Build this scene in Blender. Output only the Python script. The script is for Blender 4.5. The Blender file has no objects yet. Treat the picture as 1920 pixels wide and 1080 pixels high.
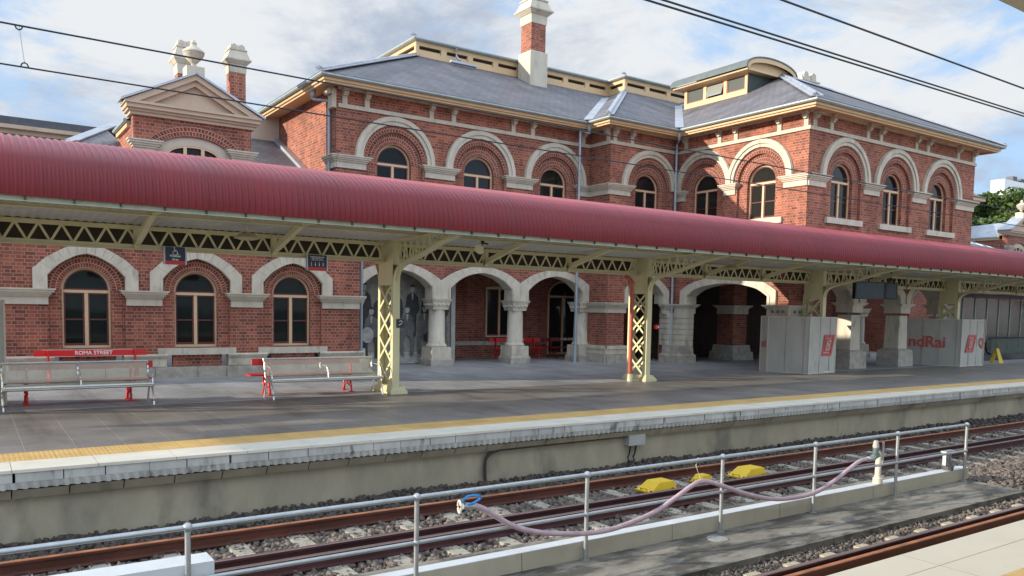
import bpy, bmesh, math, random
import numpy as np
from mathutils import Vector, Matrix
from mathutils.geometry import tessellate_polygon
random.seed(7); rng=np.random.default_rng(7)
S=bpy.context.scene; COL=S.collection
R=math.radians
# ------------------------------------------------------------------ camera
cd=bpy.data.cameras.new("camera"); cam=bpy.data.objects.new("camera",cd); COL.objects.link(cam)
YAW,PIT,ROL=R(34.2944),R(-4.04657),R(1.07931); FPX,PPY=1502.33,682.3
cy,sy,cp,sp=math.cos(YAW),math.sin(YAW),math.cos(PIT),math.sin(PIT)
fw=Vector((sy*cp,cy*cp,sp)); rt=Vector((cy,-sy,0)); up=rt.cross(fw)
r2=math.cos(ROL)*rt+math.sin(ROL)*up; u2=-math.sin(ROL)*rt+math.cos(ROL)*up
cam.matrix_world=Matrix(((r2.x,u2.x,-fw.x,0),(r2.y,u2.y,-fw.y,0),(r2.z,u2.z,-fw.z,2.0),(0,0,0,1)))
cd.sensor_width=36; cd.lens=FPX/1920*36; cd.shift_y=(PPY-540)/1920; cd.clip_start=.05; cd.clip_end=2000
S.camera=cam
# ------------------------------------------------------------------ light
KY,KZ=.33,.29
sdir=Vector((-1,KY,KZ)).normalized()
sl=bpy.data.lights.new("sun","SUN"); sun=bpy.data.objects.new("sun",sl); COL.objects.link(sun)
sl.energy=5.0; sl.angle=R(.6); sl.color=(1.0,.90,.76); sun.rotation_euler=sdir.to_track_quat('Z','Y').to_euler()
W=bpy.data.worlds.new("World"); S.world=W; W.use_nodes=True; nt=W.node_tree; N=nt.nodes; Lk=nt.links
N.clear(); wo=N.new('ShaderNodeOutputWorld'); bg=N.new('ShaderNodeBackground'); Lk.new(bg.outputs[0],wo.inputs[0])
sk=N.new('ShaderNodeTexSky'); sk.sky_type='NISHITA'; sk.sun_disc=False
sk.sun_elevation=math.asin(sdir.z); sk.sun_rotation=math.atan2(sdir.x,sdir.y); sk.air_density=1.2; sk.dust_density=.6
bg.inputs[1].default_value=.1
tc=N.new('ShaderNodeTexCoord')
def wn(scale,det,rough,off,sz):
    m=N.new('ShaderNodeMapping'); Lk.new(tc.outputs['Generated'],m.inputs[0]); m.inputs['Location'].default_value=off; m.inputs['Scale'].default_value=sz
    n=N.new('ShaderNodeTexNoise'); n.inputs['Scale'].default_value=scale; n.inputs['Detail'].default_value=det; n.inputs['Roughness'].default_value=rough; n.inputs['Distortion'].default_value=.35
    Lk.new(m.outputs[0],n.inputs[0]); return n.outputs[0]
def wramp(src,a,b):
    r=N.new('ShaderNodeMapRange'); r.interpolation_type='SMOOTHSTEP'; r.inputs[1].default_value=a; r.inputs[2].default_value=b; Lk.new(src,r.inputs[0]); return r.outputs[0]
def wmix(f,a,b):
    m=N.new('ShaderNodeMix'); m.data_type='RGBA'; Lk.new(f,m.inputs[0])
    for i,x in ((6,a),(7,b)):
        if isinstance(x,tuple): m.inputs[i].default_value=x
        else: Lk.new(x,m.inputs[i])
    return m.outputs[2]
cover=wramp(wn(2.6,9,.62,(3.1,1.7,.4),(1,1,2.4)),.40,.53)
shade=wramp(wn(2.3,8,.62,(8.3,2.2,5.1),(1,1,2.6)),.42,.60)
cl=wmix(shade,(6.3,6.5,6.7,1),(3.45,4.0,4.95,1))
blue=wmix(wramp(wn(1,2,.5,(0,0,0),(1,1,1)),0,1),(3.4,5.3,8.4,1),(3.9,5.9,8.6,1))
skyc=wmix(wramp(wn(1,0,.5,(0,0,0),(1,1,1)),-9,-8),sk.outputs[0],sk.outputs[0])
half=N.new('ShaderNodeMix'); half.data_type='RGBA'; half.inputs[0].default_value=.75; Lk.new(sk.outputs[0],half.inputs[6]); Lk.new(blue,half.inputs[7])
sx=N.new('ShaderNodeSeparateXYZ'); Lk.new(tc.outputs['Generated'],sx.inputs[0])
neg=N.new('ShaderNodeMath'); neg.operation='MULTIPLY'; neg.inputs[1].default_value=-1; Lk.new(sx.outputs[1],neg.inputs[0])
def scl(src,k,add):
    m=N.new('ShaderNodeMath'); m.operation='MULTIPLY_ADD'; m.inputs[1].default_value=k; Lk.new(src,m.inputs[0])
    if isinstance(add,float): m.inputs[2].default_value=add
    else: Lk.new(add,m.inputs[2])
    return m.outputs[0]
gain=scl(wramp(sx.outputs[2],.44,.85),1.2,scl(wramp(neg.outputs[0],.05,.75),1.0,1.0))  # sky brightened out of view, overhead and behind the camera, to fill shaded walls
vm=N.new('ShaderNodeVectorMath'); vm.operation='SCALE'; Lk.new(wmix(cover,half.outputs[2],cl),vm.inputs[0]); Lk.new(gain,vm.inputs['Scale'])
Lk.new(vm.outputs[0],bg.inputs[0])
S.view_settings.view_transform='Standard'; S.view_settings.look='None'; S.view_settings.exposure=0.42; S.view_settings.gamma=1
S.cycles.max_bounces=6
# ------------------------------------------------------------------ materials
def newmat(name):
    m=bpy.data.materials.new(name); m.use_nodes=True; t=m.node_tree; b=t.nodes['Principled BSDF']; return m,t,b
def M(name,col,rough=.6,metal=0,var=.12,vs=3.0,bump=0,bs=40,spec=.5,dirt=None,ds=1.2,coat=0,stretch=None):
    """painted / stone / metal surface: base colour varied by two noises, optional dirt colour and bump"""
    m,t,b=newmat(name); n=t.nodes; l=t.links
    co=n.new('ShaderNodeTexCoord'); src=co.outputs['Object']
    if stretch:
        mp=n.new('ShaderNodeMapping'); mp.inputs['Scale'].default_value=stretch; l.new(src,mp.inputs[0]); src=mp.outputs[0]
    def noise(sc,de):
        x=n.new('ShaderNodeTexNoise'); x.inputs['Scale'].default_value=sc; x.inputs['Detail'].default_value=de; x.inputs['Roughness'].default_value=.6; l.new(src,x.inputs[0]); return x.outputs[0]
    a=noise(vs,6)
    mr=n.new('ShaderNodeMapRange'); mr.inputs[1].default_value=.3; mr.inputs[2].default_value=.7; mr.inputs[3].default_value=1-var; mr.inputs[4].default_value=1+var; l.new(a,mr.inputs[0])
    mx=n.new('ShaderNodeMix'); mx.data_type='RGBA'; mx.blend_type='MULTIPLY'; mx.inputs[0].default_value=1; mx.inputs[6].default_value=(*col,1); l.new(mr.outputs[0],mx.inputs[7]); out=mx.outputs[2]
    if dirt:
        d=noise(ds,8); r=n.new('ShaderNodeMapRange'); r.interpolation_type='SMOOTHSTEP'; r.inputs[1].default_value=dirt[3]; r.inputs[2].default_value=dirt[3]+.14; r.inputs[4].default_value=dirt[4]; l.new(d,r.inputs[0])
        q=n.new('ShaderNodeMix'); q.data_type='RGBA'; l.new(r.outputs[0],q.inputs[0]); l.new(out,q.inputs[6]); q.inputs[7].default_value=(*dirt[:3],1); out=q.outputs[2]
    l.new(out,b.inputs['Base Color']); b.inputs['Roughness'].default_value=rough; b.inputs['Metallic'].default_value=metal
    b.inputs['Specular IOR Level'].default_value=spec; b.inputs['Coat Weight'].default_value=coat
    if bump:
        bp=n.new('ShaderNodeBump'); bp.inputs['Strength'].default_value=bump; bp.inputs['Distance'].default_value=.02; l.new(noise(bs,5),bp.inputs['Height']); l.new(bp.outputs[0],b.inputs['Normal'])
    return m
def brickmat(name,c1,c2,mort,bw,rh,ms,squash=.5,off=.5,sqf=2,bias=0,rough=.85,tint=None):
    m,t,b=newmat(name); n=t.nodes; l=t.links
    uv=n.new('ShaderNodeTexCoord').outputs['UV']
    br=n.new('ShaderNodeTexBrick'); l.new(uv,br.inputs[0]); br.offset=off; br.offset_frequency=2; br.squash=squash; br.squash_frequency=sqf
    for k,v in (('Color1',(*c1,1)),('Color2',(*c2,1)),('Mortar',(*mort,1)),('Scale',1.0),('Mortar Size',ms),('Mortar Smooth',.15),('Bias',bias),('Brick Width',bw),('Row Height',rh)): br.inputs[k].default_value=v
    ns=n.new('ShaderNodeTexNoise'); ns.inputs['Scale'].default_value=.8; ns.inputs['Detail'].default_value=7; ns.inputs['Roughness'].default_value=.65; l.new(uv,ns.inputs[0])
    mr=n.new('ShaderNodeMapRange'); mr.inputs[1].default_value=.3; mr.inputs[2].default_value=.7; mr.inputs[3].default_value=.70; mr.inputs[4].default_value=1.28; l.new(ns.outputs[0],mr.inputs[0])
    mp=n.new('ShaderNodeMapping'); mp.inputs['Scale'].default_value=(1.7,.22,1); l.new(uv,mp.inputs[0]); n3=n.new('ShaderNodeTexNoise'); n3.inputs['Scale'].default_value=1.0; n3.inputs['Detail'].default_value=6; n3.inputs['Roughness'].default_value=.7; l.new(mp.outputs[0],n3.inputs[0])
    m3=n.new('ShaderNodeMapRange'); m3.inputs[1].default_value=.52; m3.inputs[2].default_value=.70; m3.inputs[3].default_value=1.0; m3.inputs[4].default_value=.62; l.new(n3.outputs[0],m3.inputs[0])
    m0=n.new('ShaderNodeMix'); m0.data_type='RGBA'; m0.blend_type='MULTIPLY'; m0.inputs[0].default_value=1; l.new(br.outputs[0],m0.inputs[6]); l.new(m3.outputs[0],m0.inputs[7])
    mx=n.new('ShaderNodeMix'); mx.data_type='RGBA'; mx.blend_type='MULTIPLY'; mx.inputs[0].default_value=1; l.new(m0.outputs[2],mx.inputs[6]); l.new(mr.outputs[0],mx.inputs[7])
    out=mx.outputs[2]
    if tint:
        n2=n.new('ShaderNodeTexNoise'); n2.inputs['Scale'].default_value=2.3; n2.inputs['Detail'].default_value=5; l.new(uv,n2.inputs[0])
        r2_=n.new('ShaderNodeMapRange'); r2_.inputs[1].default_value=.56; r2_.inputs[2].default_value=.72; r2_.inputs[4].default_value=.6; l.new(n2.outputs[0],r2_.inputs[0])
        q=n.new('ShaderNodeMix'); q.data_type='RGBA'; l.new(r2_.outputs[0],q.inputs[0]); l.new(out,q.inputs[6]); q.inputs[7].default_value=(*tint,1); out=q.outputs[2]
    l.new(out,b.inputs['Base Color']); b.inputs['Roughness'].default_value=rough; b.inputs['Specular IOR Level'].default_value=.3
    bp=n.new('ShaderNodeBump'); bp.inputs['Strength'].default_value=.5; bp.inputs['Distance'].default_value=.008; bp.invert=True; l.new(br.outputs['Fac'],bp.inputs['Height']); l.new(bp.outputs[0],b.inputs['Normal'])
    return m
BRICK=brickmat('red_brick',(.37,.108,.060),(.16,.048,.034),(.34,.21,.165),.235,.086,.009,.5)
BRICKU=brickmat('orange_red_brick',(.39,.120,.062),(.175,.052,.036),(.34,.22,.17),.235,.086,.009,.5)
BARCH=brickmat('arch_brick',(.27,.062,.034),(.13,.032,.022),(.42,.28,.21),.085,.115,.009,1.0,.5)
SLATE=brickmat('roof_slate',(.160,.147,.153),(.128,.118,.124),(.075,.075,.078),.30,.22,.012,1,.5,rough=.6)
PAVER=brickmat('platform_paver',(.205,.188,.168),(.182,.168,.152),(.28,.26,.23),.6,.6,.006,1,.0,rough=.45)
STONE=M('pale_stone',(.56,.50,.395),.8,var=.16,vs=3.2,bump=.3,bs=30,dirt=(.26,.23,.18,.54,.6),ds=2.4,stretch=(1.3,1.3,.45))
STONEP=M('painted_stone',(.52,.465,.365),.7,var=.12,vs=2.6,bump=.25,dirt=(.28,.25,.19,.55,.55),ds=2.2,stretch=(1.3,1.3,.4))
STONER=M('rock_faced_stone',(.40,.36,.30),.9,var=.25,vs=5,bump=.9,bs=14,dirt=(.22,.19,.15,.55,.6))
TAN=M('tan_joinery_paint',(.60,.42,.25),.5,var=.06)
TANF=M('tan_fascia_paint',(.60,.41,.22),.5,var=.08,vs=1.5)
SOFF=M('soffit_paint',(.66,.45,.22),.6,var=.08)
SASH=M('maroon_sash_paint',(.10,.018,.014),.35,var=.1)
GUT=M('grey_gutter_paint',(.36,.42,.42),.4,var=.12,metal=.3)
LEAD=M('lead_flashing',(.40,.42,.45),.45,.5,var=.18,vs=2)
PIPE=M('grey_downpipe_paint',(.33,.38,.42),.4,.2,var=.1)
def redroof():
    m,t,b=newmat('red_corrugated_steel'); n=t.nodes; l=t.links
    co=n.new('ShaderNodeTexCoord'); sp=n.new('ShaderNodeSeparateXYZ'); l.new(co.outputs['Object'],sp.inputs[0])
    def math_(op,a,v=None):
        q=n.new('ShaderNodeMath'); q.operation=op; l.new(a,q.inputs[0])
        if v is not None:
            if isinstance(v,float): q.inputs[1].default_value=v
            else: l.new(v,q.inputs[1])
        return q.outputs[0]
    def mapr(src,a,b_,c,d):
        q=n.new('ShaderNodeMapRange'); q.inputs[1].default_value=a; q.inputs[2].default_value=b_; q.inputs[3].default_value=c; q.inputs[4].default_value=d; l.new(src,q.inputs[0]); return q.outputs[0]
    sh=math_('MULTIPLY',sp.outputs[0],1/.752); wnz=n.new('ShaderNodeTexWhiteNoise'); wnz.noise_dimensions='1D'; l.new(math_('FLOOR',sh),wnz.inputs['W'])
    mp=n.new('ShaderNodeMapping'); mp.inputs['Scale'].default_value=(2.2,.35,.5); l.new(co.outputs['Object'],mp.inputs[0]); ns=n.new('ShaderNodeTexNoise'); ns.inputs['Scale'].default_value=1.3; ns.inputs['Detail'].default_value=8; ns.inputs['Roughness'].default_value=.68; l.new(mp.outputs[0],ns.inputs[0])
    sky_sheen=n.new('ShaderNodeMath'); sky_sheen.operation='MULTIPLY'; l.new(mapr(sp.outputs[2],4.02,4.42,0,.75),sky_sheen.inputs[0]); l.new(mapr(ns.outputs[0],.25,.75,.6,1.2),sky_sheen.inputs[1])  # paler pink towards the crown paints in the grazing sky reflection
    c=n.new('ShaderNodeMix'); c.data_type='RGBA'; l.new(sky_sheen.outputs[0],c.inputs[0]); c.inputs[6].default_value=(.165,.010,.013,1); c.inputs[7].default_value=(.34,.08,.095,1)
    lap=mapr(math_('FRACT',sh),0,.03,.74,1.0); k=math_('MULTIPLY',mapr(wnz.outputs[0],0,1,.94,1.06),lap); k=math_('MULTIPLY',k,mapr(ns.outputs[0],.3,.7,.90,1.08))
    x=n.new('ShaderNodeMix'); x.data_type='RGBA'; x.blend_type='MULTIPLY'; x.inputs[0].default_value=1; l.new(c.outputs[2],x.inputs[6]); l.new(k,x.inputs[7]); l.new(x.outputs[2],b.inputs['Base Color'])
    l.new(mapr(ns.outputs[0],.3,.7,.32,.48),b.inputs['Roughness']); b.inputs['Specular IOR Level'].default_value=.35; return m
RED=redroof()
CREAM=M('cream_yellow_paint',(.62,.56,.32),.4,var=.08,vs=2)
CREAMD=M('pale_cream_paint',(.66,.61,.42),.4,var=.08)
GCORR=M('grey_corrugated_soffit',(.50,.50,.47),.55,var=.12,vs=4)
GALV=M('galvanised_steel',(.40,.42,.42),.42,.75,var=.14,vs=8)
STEEL=M('stainless_steel',(.70,.69,.66),.35,.85,var=.08)
PERF=M('perforated_stainless',(.42,.37,.28),.35,.8,var=.1)
BRED=M('gloss_red_paint',(.62,.012,.012),.3,var=.08)
MARO=M('shade_darkened_red',(.22,.012,.012),.35,var=.08)  # darker copy of the bench red, deep arch shade put into the colour
WHITE=M('white_lettering_paint',(.85,.84,.82),.5,var=.02)
BLACK=M('black_plastic',(.012,.014,.018),.35,var=.1)
NAVY=M('navy_sign_face',(.010,.016,.045),.35,var=.05)
CONC=M('stained_concrete',(.34,.295,.205),.85,var=.22,vs=1.4,bump=.25,bs=20,dirt=(.12,.11,.08,.52,.7),ds=.9,stretch=(1,1,.45))
COPE=M('white_coping',(.56,.515,.42),.7,var=.10,vs=2,bump=.1,dirt=(.30,.28,.24,.62,.5),ds=2.5)
COPW=M('worn_white_paint',(.42,.41,.37),.75,var=.22,vs=3,bump=.3,dirt=(.07,.06,.045,.57,.9),ds=4.2,stretch=(1,1,.3))
SLABM=M('weathered_slab',(.185,.165,.13),.9,var=.4,vs=2.2,bump=.6,bs=25,dirt=(.055,.048,.036,.46,.9),ds=2.6,stretch=(.6,1.3,1))
BEAMT=M('white_concrete_beam',(.52,.54,.54),.7,var=.08,bump=.1,dirt=(.3,.28,.22,.66,.5))
BEAMB=M('beige_concrete_beam',(.40,.36,.27),.8,var=.12,vs=2,bump=.15,dirt=(.2,.18,.13,.60,.6),ds=2,stretch=(1,1,.5))
BALL=M('ballast_bed',(.085,.073,.062),.95,var=.45,vs=22,bump=1,bs=30)
SLEEP=M('concrete_sleeper',(.34,.31,.24),.9,var=.22,vs=5,bump=.4,dirt=(.12,.09,.07,.52,.7),ds=2.5)
RUST=M('rusty_rail_steel',(.105,.034,.020),.65,.3,var=.35,vs=4,bump=.2,dirt=(.20,.07,.03,.58,.6),stretch=(.3,1,1))
RUSTD=M('dark_rail_steel',(.075,.028,.026),.55,.3,var=.3,vs=4,bump=.2,stretch=(.3,1,1))
RHEAD=M('worn_rail_head',(.26,.17,.15),.4,.6,var=.2,vs=3,stretch=(.2,1,1))
ORUST=M('orange_rust',(.30,.11,.045),.8,var=.3,vs=5)
YEL=M('yellow_paint',(.72,.47,.02),.5,var=.06,vs=6,dirt=(.40,.24,.04,.66,.5),ds=9)
HOSE=M('pink_rubber_hose',(.42,.30,.32),.65,var=.15,vs=9,bump=.2,bs=60,dirt=(.55,.45,.46,.55,.6),ds=6)
PVC=M('cream_pvc',(.60,.56,.42),.4,var=.08,vs=8,dirt=(.3,.22,.12,.64,.5),ds=8)
BLUE=M('blue_plastic',(.02,.22,.55),.35,var=.05)
HOARD=M('white_banner_mesh',(.44,.42,.365),.75,var=.10,vs=1.8,bump=.5,bs=3,dirt=(.33,.30,.25,.58,.6),ds=1.6,stretch=(1,1,.5))
SEAM=M('banner_seam',(.33,.31,.26),.8)
EMBL=M('red_banner_print',(.52,.09,.08),.75,var=.06)
REDP=M('terracotta_pipe_paint',(.42,.07,.04),.45,var=.12)
TREEB=M('tree_bark',(.12,.09,.06),.9,var=.3)
WB=M('white_render',(.75,.76,.76),.7,var=.04)
BEI=M('beige_render',(.50,.42,.33),.8,var=.06)
ROOFD=M('dark_roof_edge',(.07,.075,.085),.6,var=.2)
ZINC=M('pale_metal_roof',(.42,.47,.52),.4,.4,var=.06)
CERAM=M('dark_recess',(.03,.025,.02),.9,var=.1)
NPLAT=M('cream_platform_tile',(.56,.50,.38),.6,var=.06,vs=1.2,dirt=(.42,.36,.26,.6,.5))
WIRE=M('contact_wire',(.03,.035,.045),.5,.5,var=.05)
MREC=M('dark_timber',(.06,.045,.03),.8,var=.2)
def glassmat(name,col,rough=.04,spec=.6):
    m,t,b=newmat(name); n=t.nodes; l=t.links
    ns=n.new('ShaderNodeTexNoise'); ns.inputs['Scale'].default_value=.7; ns.inputs['Detail'].default_value=2; l.new(n.new('ShaderNodeTexCoord').outputs['Object'],ns.inputs[0])
    bp=n.new('ShaderNodeBump'); bp.inputs['Strength'].default_value=.12; bp.inputs['Distance'].default_value=.05; l.new(ns.outputs[0],bp.inputs['Height']); l.new(bp.outputs[0],b.inputs['Normal'])
    b.inputs['Base Color'].default_value=(*col,1); b.inputs['Roughness'].default_value=rough; b.inputs['Specular IOR Level'].default_value=spec; return m
GLASS=glassmat('window_glass',(.008,.010,.012),spec=.16)
GLASSG=glassmat('green_window_glass',(.010,.014,.012),spec=.12)
GLASSV=[GLASS,glassmat('curtained_window_glass',(.022,.021,.019),spec=.2),glassmat('dusty_window_glass',(.012,.014,.016),.10,.25)]
GLASSL=glassmat('pale_window_glass',(.26,.28,.25),spec=.8)
def clearglass():
    m,t,b=newmat('shelter_glass'); b.inputs['Base Color'].default_value=(.12,.16,.14,1); b.inputs['Roughness'].default_value=.15; b.inputs['Alpha'].default_value=.55; b.inputs['Specular IOR Level'].default_value=.2; return m
CLGL=clearglass()
def tactile():
    m,t,b=newmat('tactile_paving'); n=t.nodes; l=t.links
    co=n.new('ShaderNodeTexCoord'); w=n.new('ShaderNodeTexVoronoi'); w.inputs['Scale'].default_value=18; w.inputs['Randomness'].default_value=0; l.new(co.outputs['Object'],w.inputs[0])
    ns=n.new('ShaderNodeTexNoise'); ns.inputs['Scale'].default_value=2; ns.inputs['Detail'].default_value=6; l.new(co.outputs['Object'],ns.inputs[0])
    br=n.new('ShaderNodeTexBrick'); l.new(co.outputs['Object'],br.inputs[0]); br.offset=0
    for k,v in (('Color1',(.55,.35,.12,1)),('Color2',(.51,.32,.11,1)),('Mortar',(.34,.23,.09,1)),('Scale',1.0),('Mortar Size',.005),('Brick Width',.3),('Row Height',.3)): br.inputs[k].default_value=v
    mr=n.new('ShaderNodeMapRange'); mr.inputs[1].default_value=.3; mr.inputs[2].default_value=.7; mr.inputs[3].default_value=.85; mr.inputs[4].default_value=1.12; l.new(ns.outputs[0],mr.inputs[0])
    mx=n.new('ShaderNodeMix'); mx.data_type='RGBA'; mx.blend_type='MULTIPLY'; mx.inputs[0].default_value=1; l.new(br.outputs[0],mx.inputs[6]); l.new(mr.outputs[0],mx.inputs[7]); l.new(mx.outputs[2],b.inputs['Base Color'])
    bp=n.new('ShaderNodeBump'); bp.inputs['Strength'].default_value=.6; bp.inputs['Distance'].default_value=.01; bp.invert=True; l.new(w.outputs[0],bp.inputs['Height']); l.new(bp.outputs[0],b.inputs['Normal']); b.inputs['Roughness'].default_value=.6; return m
TACT=tactile()
def vcolmat(name,rough,attr='Col'):
    m,t,b=newmat(name); n=t.nodes; l=t.links
    a=n.new('ShaderNodeAttribute'); a.attribute_name=attr; ns=n.new('ShaderNodeTexNoise'); ns.inputs['Scale'].default_value=60; ns.inputs['Detail'].default_value=3; l.new(n.new('ShaderNodeTexCoord').outputs['Object'],ns.inputs[0])
    mr=n.new('ShaderNodeMapRange'); mr.inputs[3].default_value=.7; mr.inputs[4].default_value=1.3; l.new(ns.outputs[0],mr.inputs[0])
    mx=n.new('ShaderNodeMix'); mx.data_type='RGBA'; mx.blend_type='MULTIPLY'; mx.inputs[0].default_value=1; l.new(a.outputs[0],mx.inputs[6]); l.new(mr.outputs[0],mx.inputs[7]); l.new(mx.outputs[2],b.inputs['Base Color'])
    b.inputs['Roughness'].default_value=rough; return m
STONES=vcolmat('ballast_stone',.9); LEAF=vcolmat('leaf',.6)
LEAF.node_tree.nodes['Principled BSDF'].inputs['Specular IOR Level'].default_value=.25
# ------------------------------------------------------------------ mesh helpers
def loc_of(p):
    v=Vector((0,0,0))
    while p is not None: v=v+Vector(p.location); p=p.parent
    return v
class MB:
    def __init__(s): s.v=[]; s.f=[]; s.uv=[]
    def face(s,pts,uv=None):
        i=len(s.v); s.v+= [tuple(p) for p in pts]; s.f.append(tuple(range(i,i+len(pts))))
        if uv is None:
            a=Vector(pts[1])-Vector(pts[0]); b=Vector(pts[-1])-Vector(pts[0]); n=a.cross(b); ax=max(range(3),key=lambda k:abs(n[k]))
            uv=[((p[1],p[2]) if ax==0 else (p[0],p[2]) if ax==1 else (p[0],p[1])) for p in pts]
        s.uv.append(uv)
    def box(s,x0,x1,y0,y1,z0,z1):
        p=[(x,y,z) for z in (z0,z1) for y in (y0,y1) for x in (x0,x1)]
        for q in ((0,1,3,2),(4,6,7,5),(0,4,5,1),(2,3,7,6),(0,2,6,4),(1,5,7,3)): s.face([p[k] for k in q])
        return s
    def hexa(s,bot,top):
        s.face(bot[::-1]); s.face(top)
        for i in range(4): j=(i+1)%4; s.face([bot[i],bot[j],top[j],top[i]])
        return s
    def frust(s,cx,cy,z0,z1,a0,b0,a1,b1):
        B=[(cx-a0,cy-b0,z0),(cx+a0,cy-b0,z0),(cx+a0,cy+b0,z0),(cx-a0,cy+b0,z0)]; T=[(cx-a1,cy-b1,z1),(cx+a1,cy-b1,z1),(cx+a1,cy+b1,z1),(cx-a1,cy+b1,z1)]
        return s.hexa(B,T)
    def bar(s,p,q,w,h,upv=(0,0,1)):
        p=Vector(p); q=Vector(q); d=(q-p).normalized(); u=Vector(upv)
        if abs(d.dot(u))>.98: u=Vector((0,1,0))
        a=d.cross(u).normalized()*w/2; b=a.cross(d).normalized()*h/2
        s.hexa([tuple(p-a-b),tuple(p+a-b),tuple(p+a+b),tuple(p-a+b)],[tuple(q-a-b),tuple(q+a-b),tuple(q+a+b),tuple(q-a+b)]); return s
    def tube(s,pts,r,seg=8,caps=True):
        pts=[Vector(p) for p in pts]; rings=[]
        rr=r if isinstance(r,(list,tuple)) else [r]*len(pts)
        ref=Vector((0,0,1))
        for i,p in enumerate(pts):
            d=(pts[min(i+1,len(pts)-1)]-pts[max(i-1,0)]).normalized()
            u=ref if abs(d.dot(ref))<.95 else Vector((0,1,0))
            a=d.cross(u).normalized(); b=a.cross(d).normalized()
            rings.append([tuple(p+(a*math.cos(2*math.pi*k/seg)+b*math.sin(2*math.pi*k/seg))*rr[i]) for k in range(seg)])
        for i in range(len(pts)-1):
            for k in range(seg):
                j=(k+1)%seg; s.face([rings[i][k],rings[i][j],rings[i+1][j],rings[i+1][k]])
        if caps: s.face(rings[0][::-1]); s.face(rings[-1])
        return s
    def lathe(s,cx,cy,prof,seg=20,rot=0):
        rings=[[(cx+r*math.cos(rot+2*math.pi*k/seg),cy+r*math.sin(rot+2*math.pi*k/seg),z) for k in range(seg)] for r,z in prof]
        for i in range(len(rings)-1):
            for k in range(seg): j=(k+1)%seg; s.face([rings[i][k],rings[i][j],rings[i+1][j],rings[i+1][k]])
        s.face(rings[0][::-1]); s.face(rings[-1]); return s
    def sphere(s,c,r,seg=10):
        pr=[(max(1e-4,r*math.sin(math.pi*i/6)),c[2]-r*math.cos(math.pi*i/6)) for i in range(7)]
        return s.lathe(c[0],c[1],pr,seg)
    def slab(s,F,outer,holes,n0,n1,sides=True,back=False,uvf=None,rim=True):
        """flat outline (with holes) in a wall frame F: front face at n0, reveals back to n1"""
        loops=[outer]+list(holes); flat=[p for l in loops for p in l]
        uvf=uvf or (lambda u,v:(u,v))
        for t in tessellate_polygon([[Vector((u,v,0)) for u,v in l] for l in loops]):
            s.face([F(*flat[i],n0) for i in t],[uvf(*flat[i]) for i in t])
            if back: s.face([F(*flat[i],n1) for i in t],[uvf(*flat[i]) for i in t])
        if sides:
            for l in (loops if rim else loops[1:]):
                for i in range(len(l)):
                    a=l[i]; b=l[(i+1)%len(l)]
                    if abs(b[1]-a[1])>abs(b[0]-a[0]): uv=[(n0,a[1]),(n0,b[1]),(n1,b[1]),(n1,a[1])]
                    else: uv=[(a[0],n0),(b[0],n0),(b[0],n1),(a[0],n1)]
                    s.face([F(*a,n0),F(*b,n0),F(*b,n1),F(*a,n1)],uv)
        return s
    def ring(s,F,c,zs,fi,fo,n,seg=20,rad=True):
        """radial brick ring between two outlines given as radius functions of the angle"""
        for i in range(seg):
            a=math.pi*i/seg; b=math.pi*(i+1)/seg; P=[]; U=[]
            for t,f in ((a,fi),(a,fo),(b,fo),(b,fi)):
                r=f(t); P.append(F(c-r*math.cos(t),zs+r*math.sin(t),n)); U.append((t*.85,(r-fi(t))))
            s.face(P,U)
        return s
    def build(s,name,mat,parent=None,smooth=False,weld=False):
        me=bpy.data.meshes.new(name); o=loc_of(parent)
        me.from_pydata([(x-o.x,y-o.y,z-o.z) for x,y,z in s.v],[],s.f)
        ul=me.uv_layers.new(name='UVMap'); fl=[c for u in s.uv for p in u for c in p]; ul.data.foreach_set('uv',fl)
        me.materials.append(mat)
        if weld or smooth:
            bm=bmesh.new(); bm.from_mesh(me); bmesh.ops.remove_doubles(bm,verts=bm.verts,dist=1e-4); bmesh.ops.recalc_face_normals(bm,faces=bm.faces); bm.to_mesh(me); bm.free()
        if smooth:
            me.polygons.foreach_set('use_smooth',[True]*len(me.polygons))
            try: me.set_sharp_from_angle(angle=R(38))
            except Exception: pass
        ob=bpy.data.objects.new(name,me); COL.objects.link(ob); ob.parent=parent
        return ob
def tag(o,label,cat,group=None):
    o['label']=label; o['category']=cat
    if group: o['group']=group
    return o
def thing(name,label,cat,loc=(0,0,0),group=None):
    o=bpy.data.objects.new(name,None); COL.objects.link(o); o.location=loc; o.empty_display_size=.2
    return tag(o,label,cat,group)
def struct(o,kind='structure'): o['kind']=kind; return o
def kids(o): return [c for c in list(bpy.data.objects) if c.parent==o]
def copy_tree(o,parent=None):
    c=o.copy(); COL.objects.link(c); c.parent=parent
    for ch in kids(o): copy_tree(ch,c)
    return c
def FY(y): return lambda u,v,n:(u,y-n,v)
def FX(x): return lambda u,v,n:(x-n,u,v)
def FXR(x): return lambda u,v,n:(x+n,u,v)
def FB(y): return lambda u,v,n:(u,y+n,v)
def arc(c,z,r,a0=0,a1=180,n=16): return [(c-r*math.cos(R(a0+(a1-a0)*i/n)),z+r*math.sin(R(a0+(a1-a0)*i/n))) for i in range(n+1)]
def archhole(c,h,zb,zs,r=None,n=16):
    r=r or h; k=r/h
    return [(c-h,zb)]+[(c-h*math.cos(math.pi*i/n),zs+r*math.sin(math.pi*i/n)) for i in range(n+1)]+[(c+h,zb)]
def outline(c,pts): # left half outline (du,z) from bottom to apex -> mirrored
    return [(c-a,z) for a,z in pts]+[(c+a,z) for a,z in pts[::-1] if a>1e-6]
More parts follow.
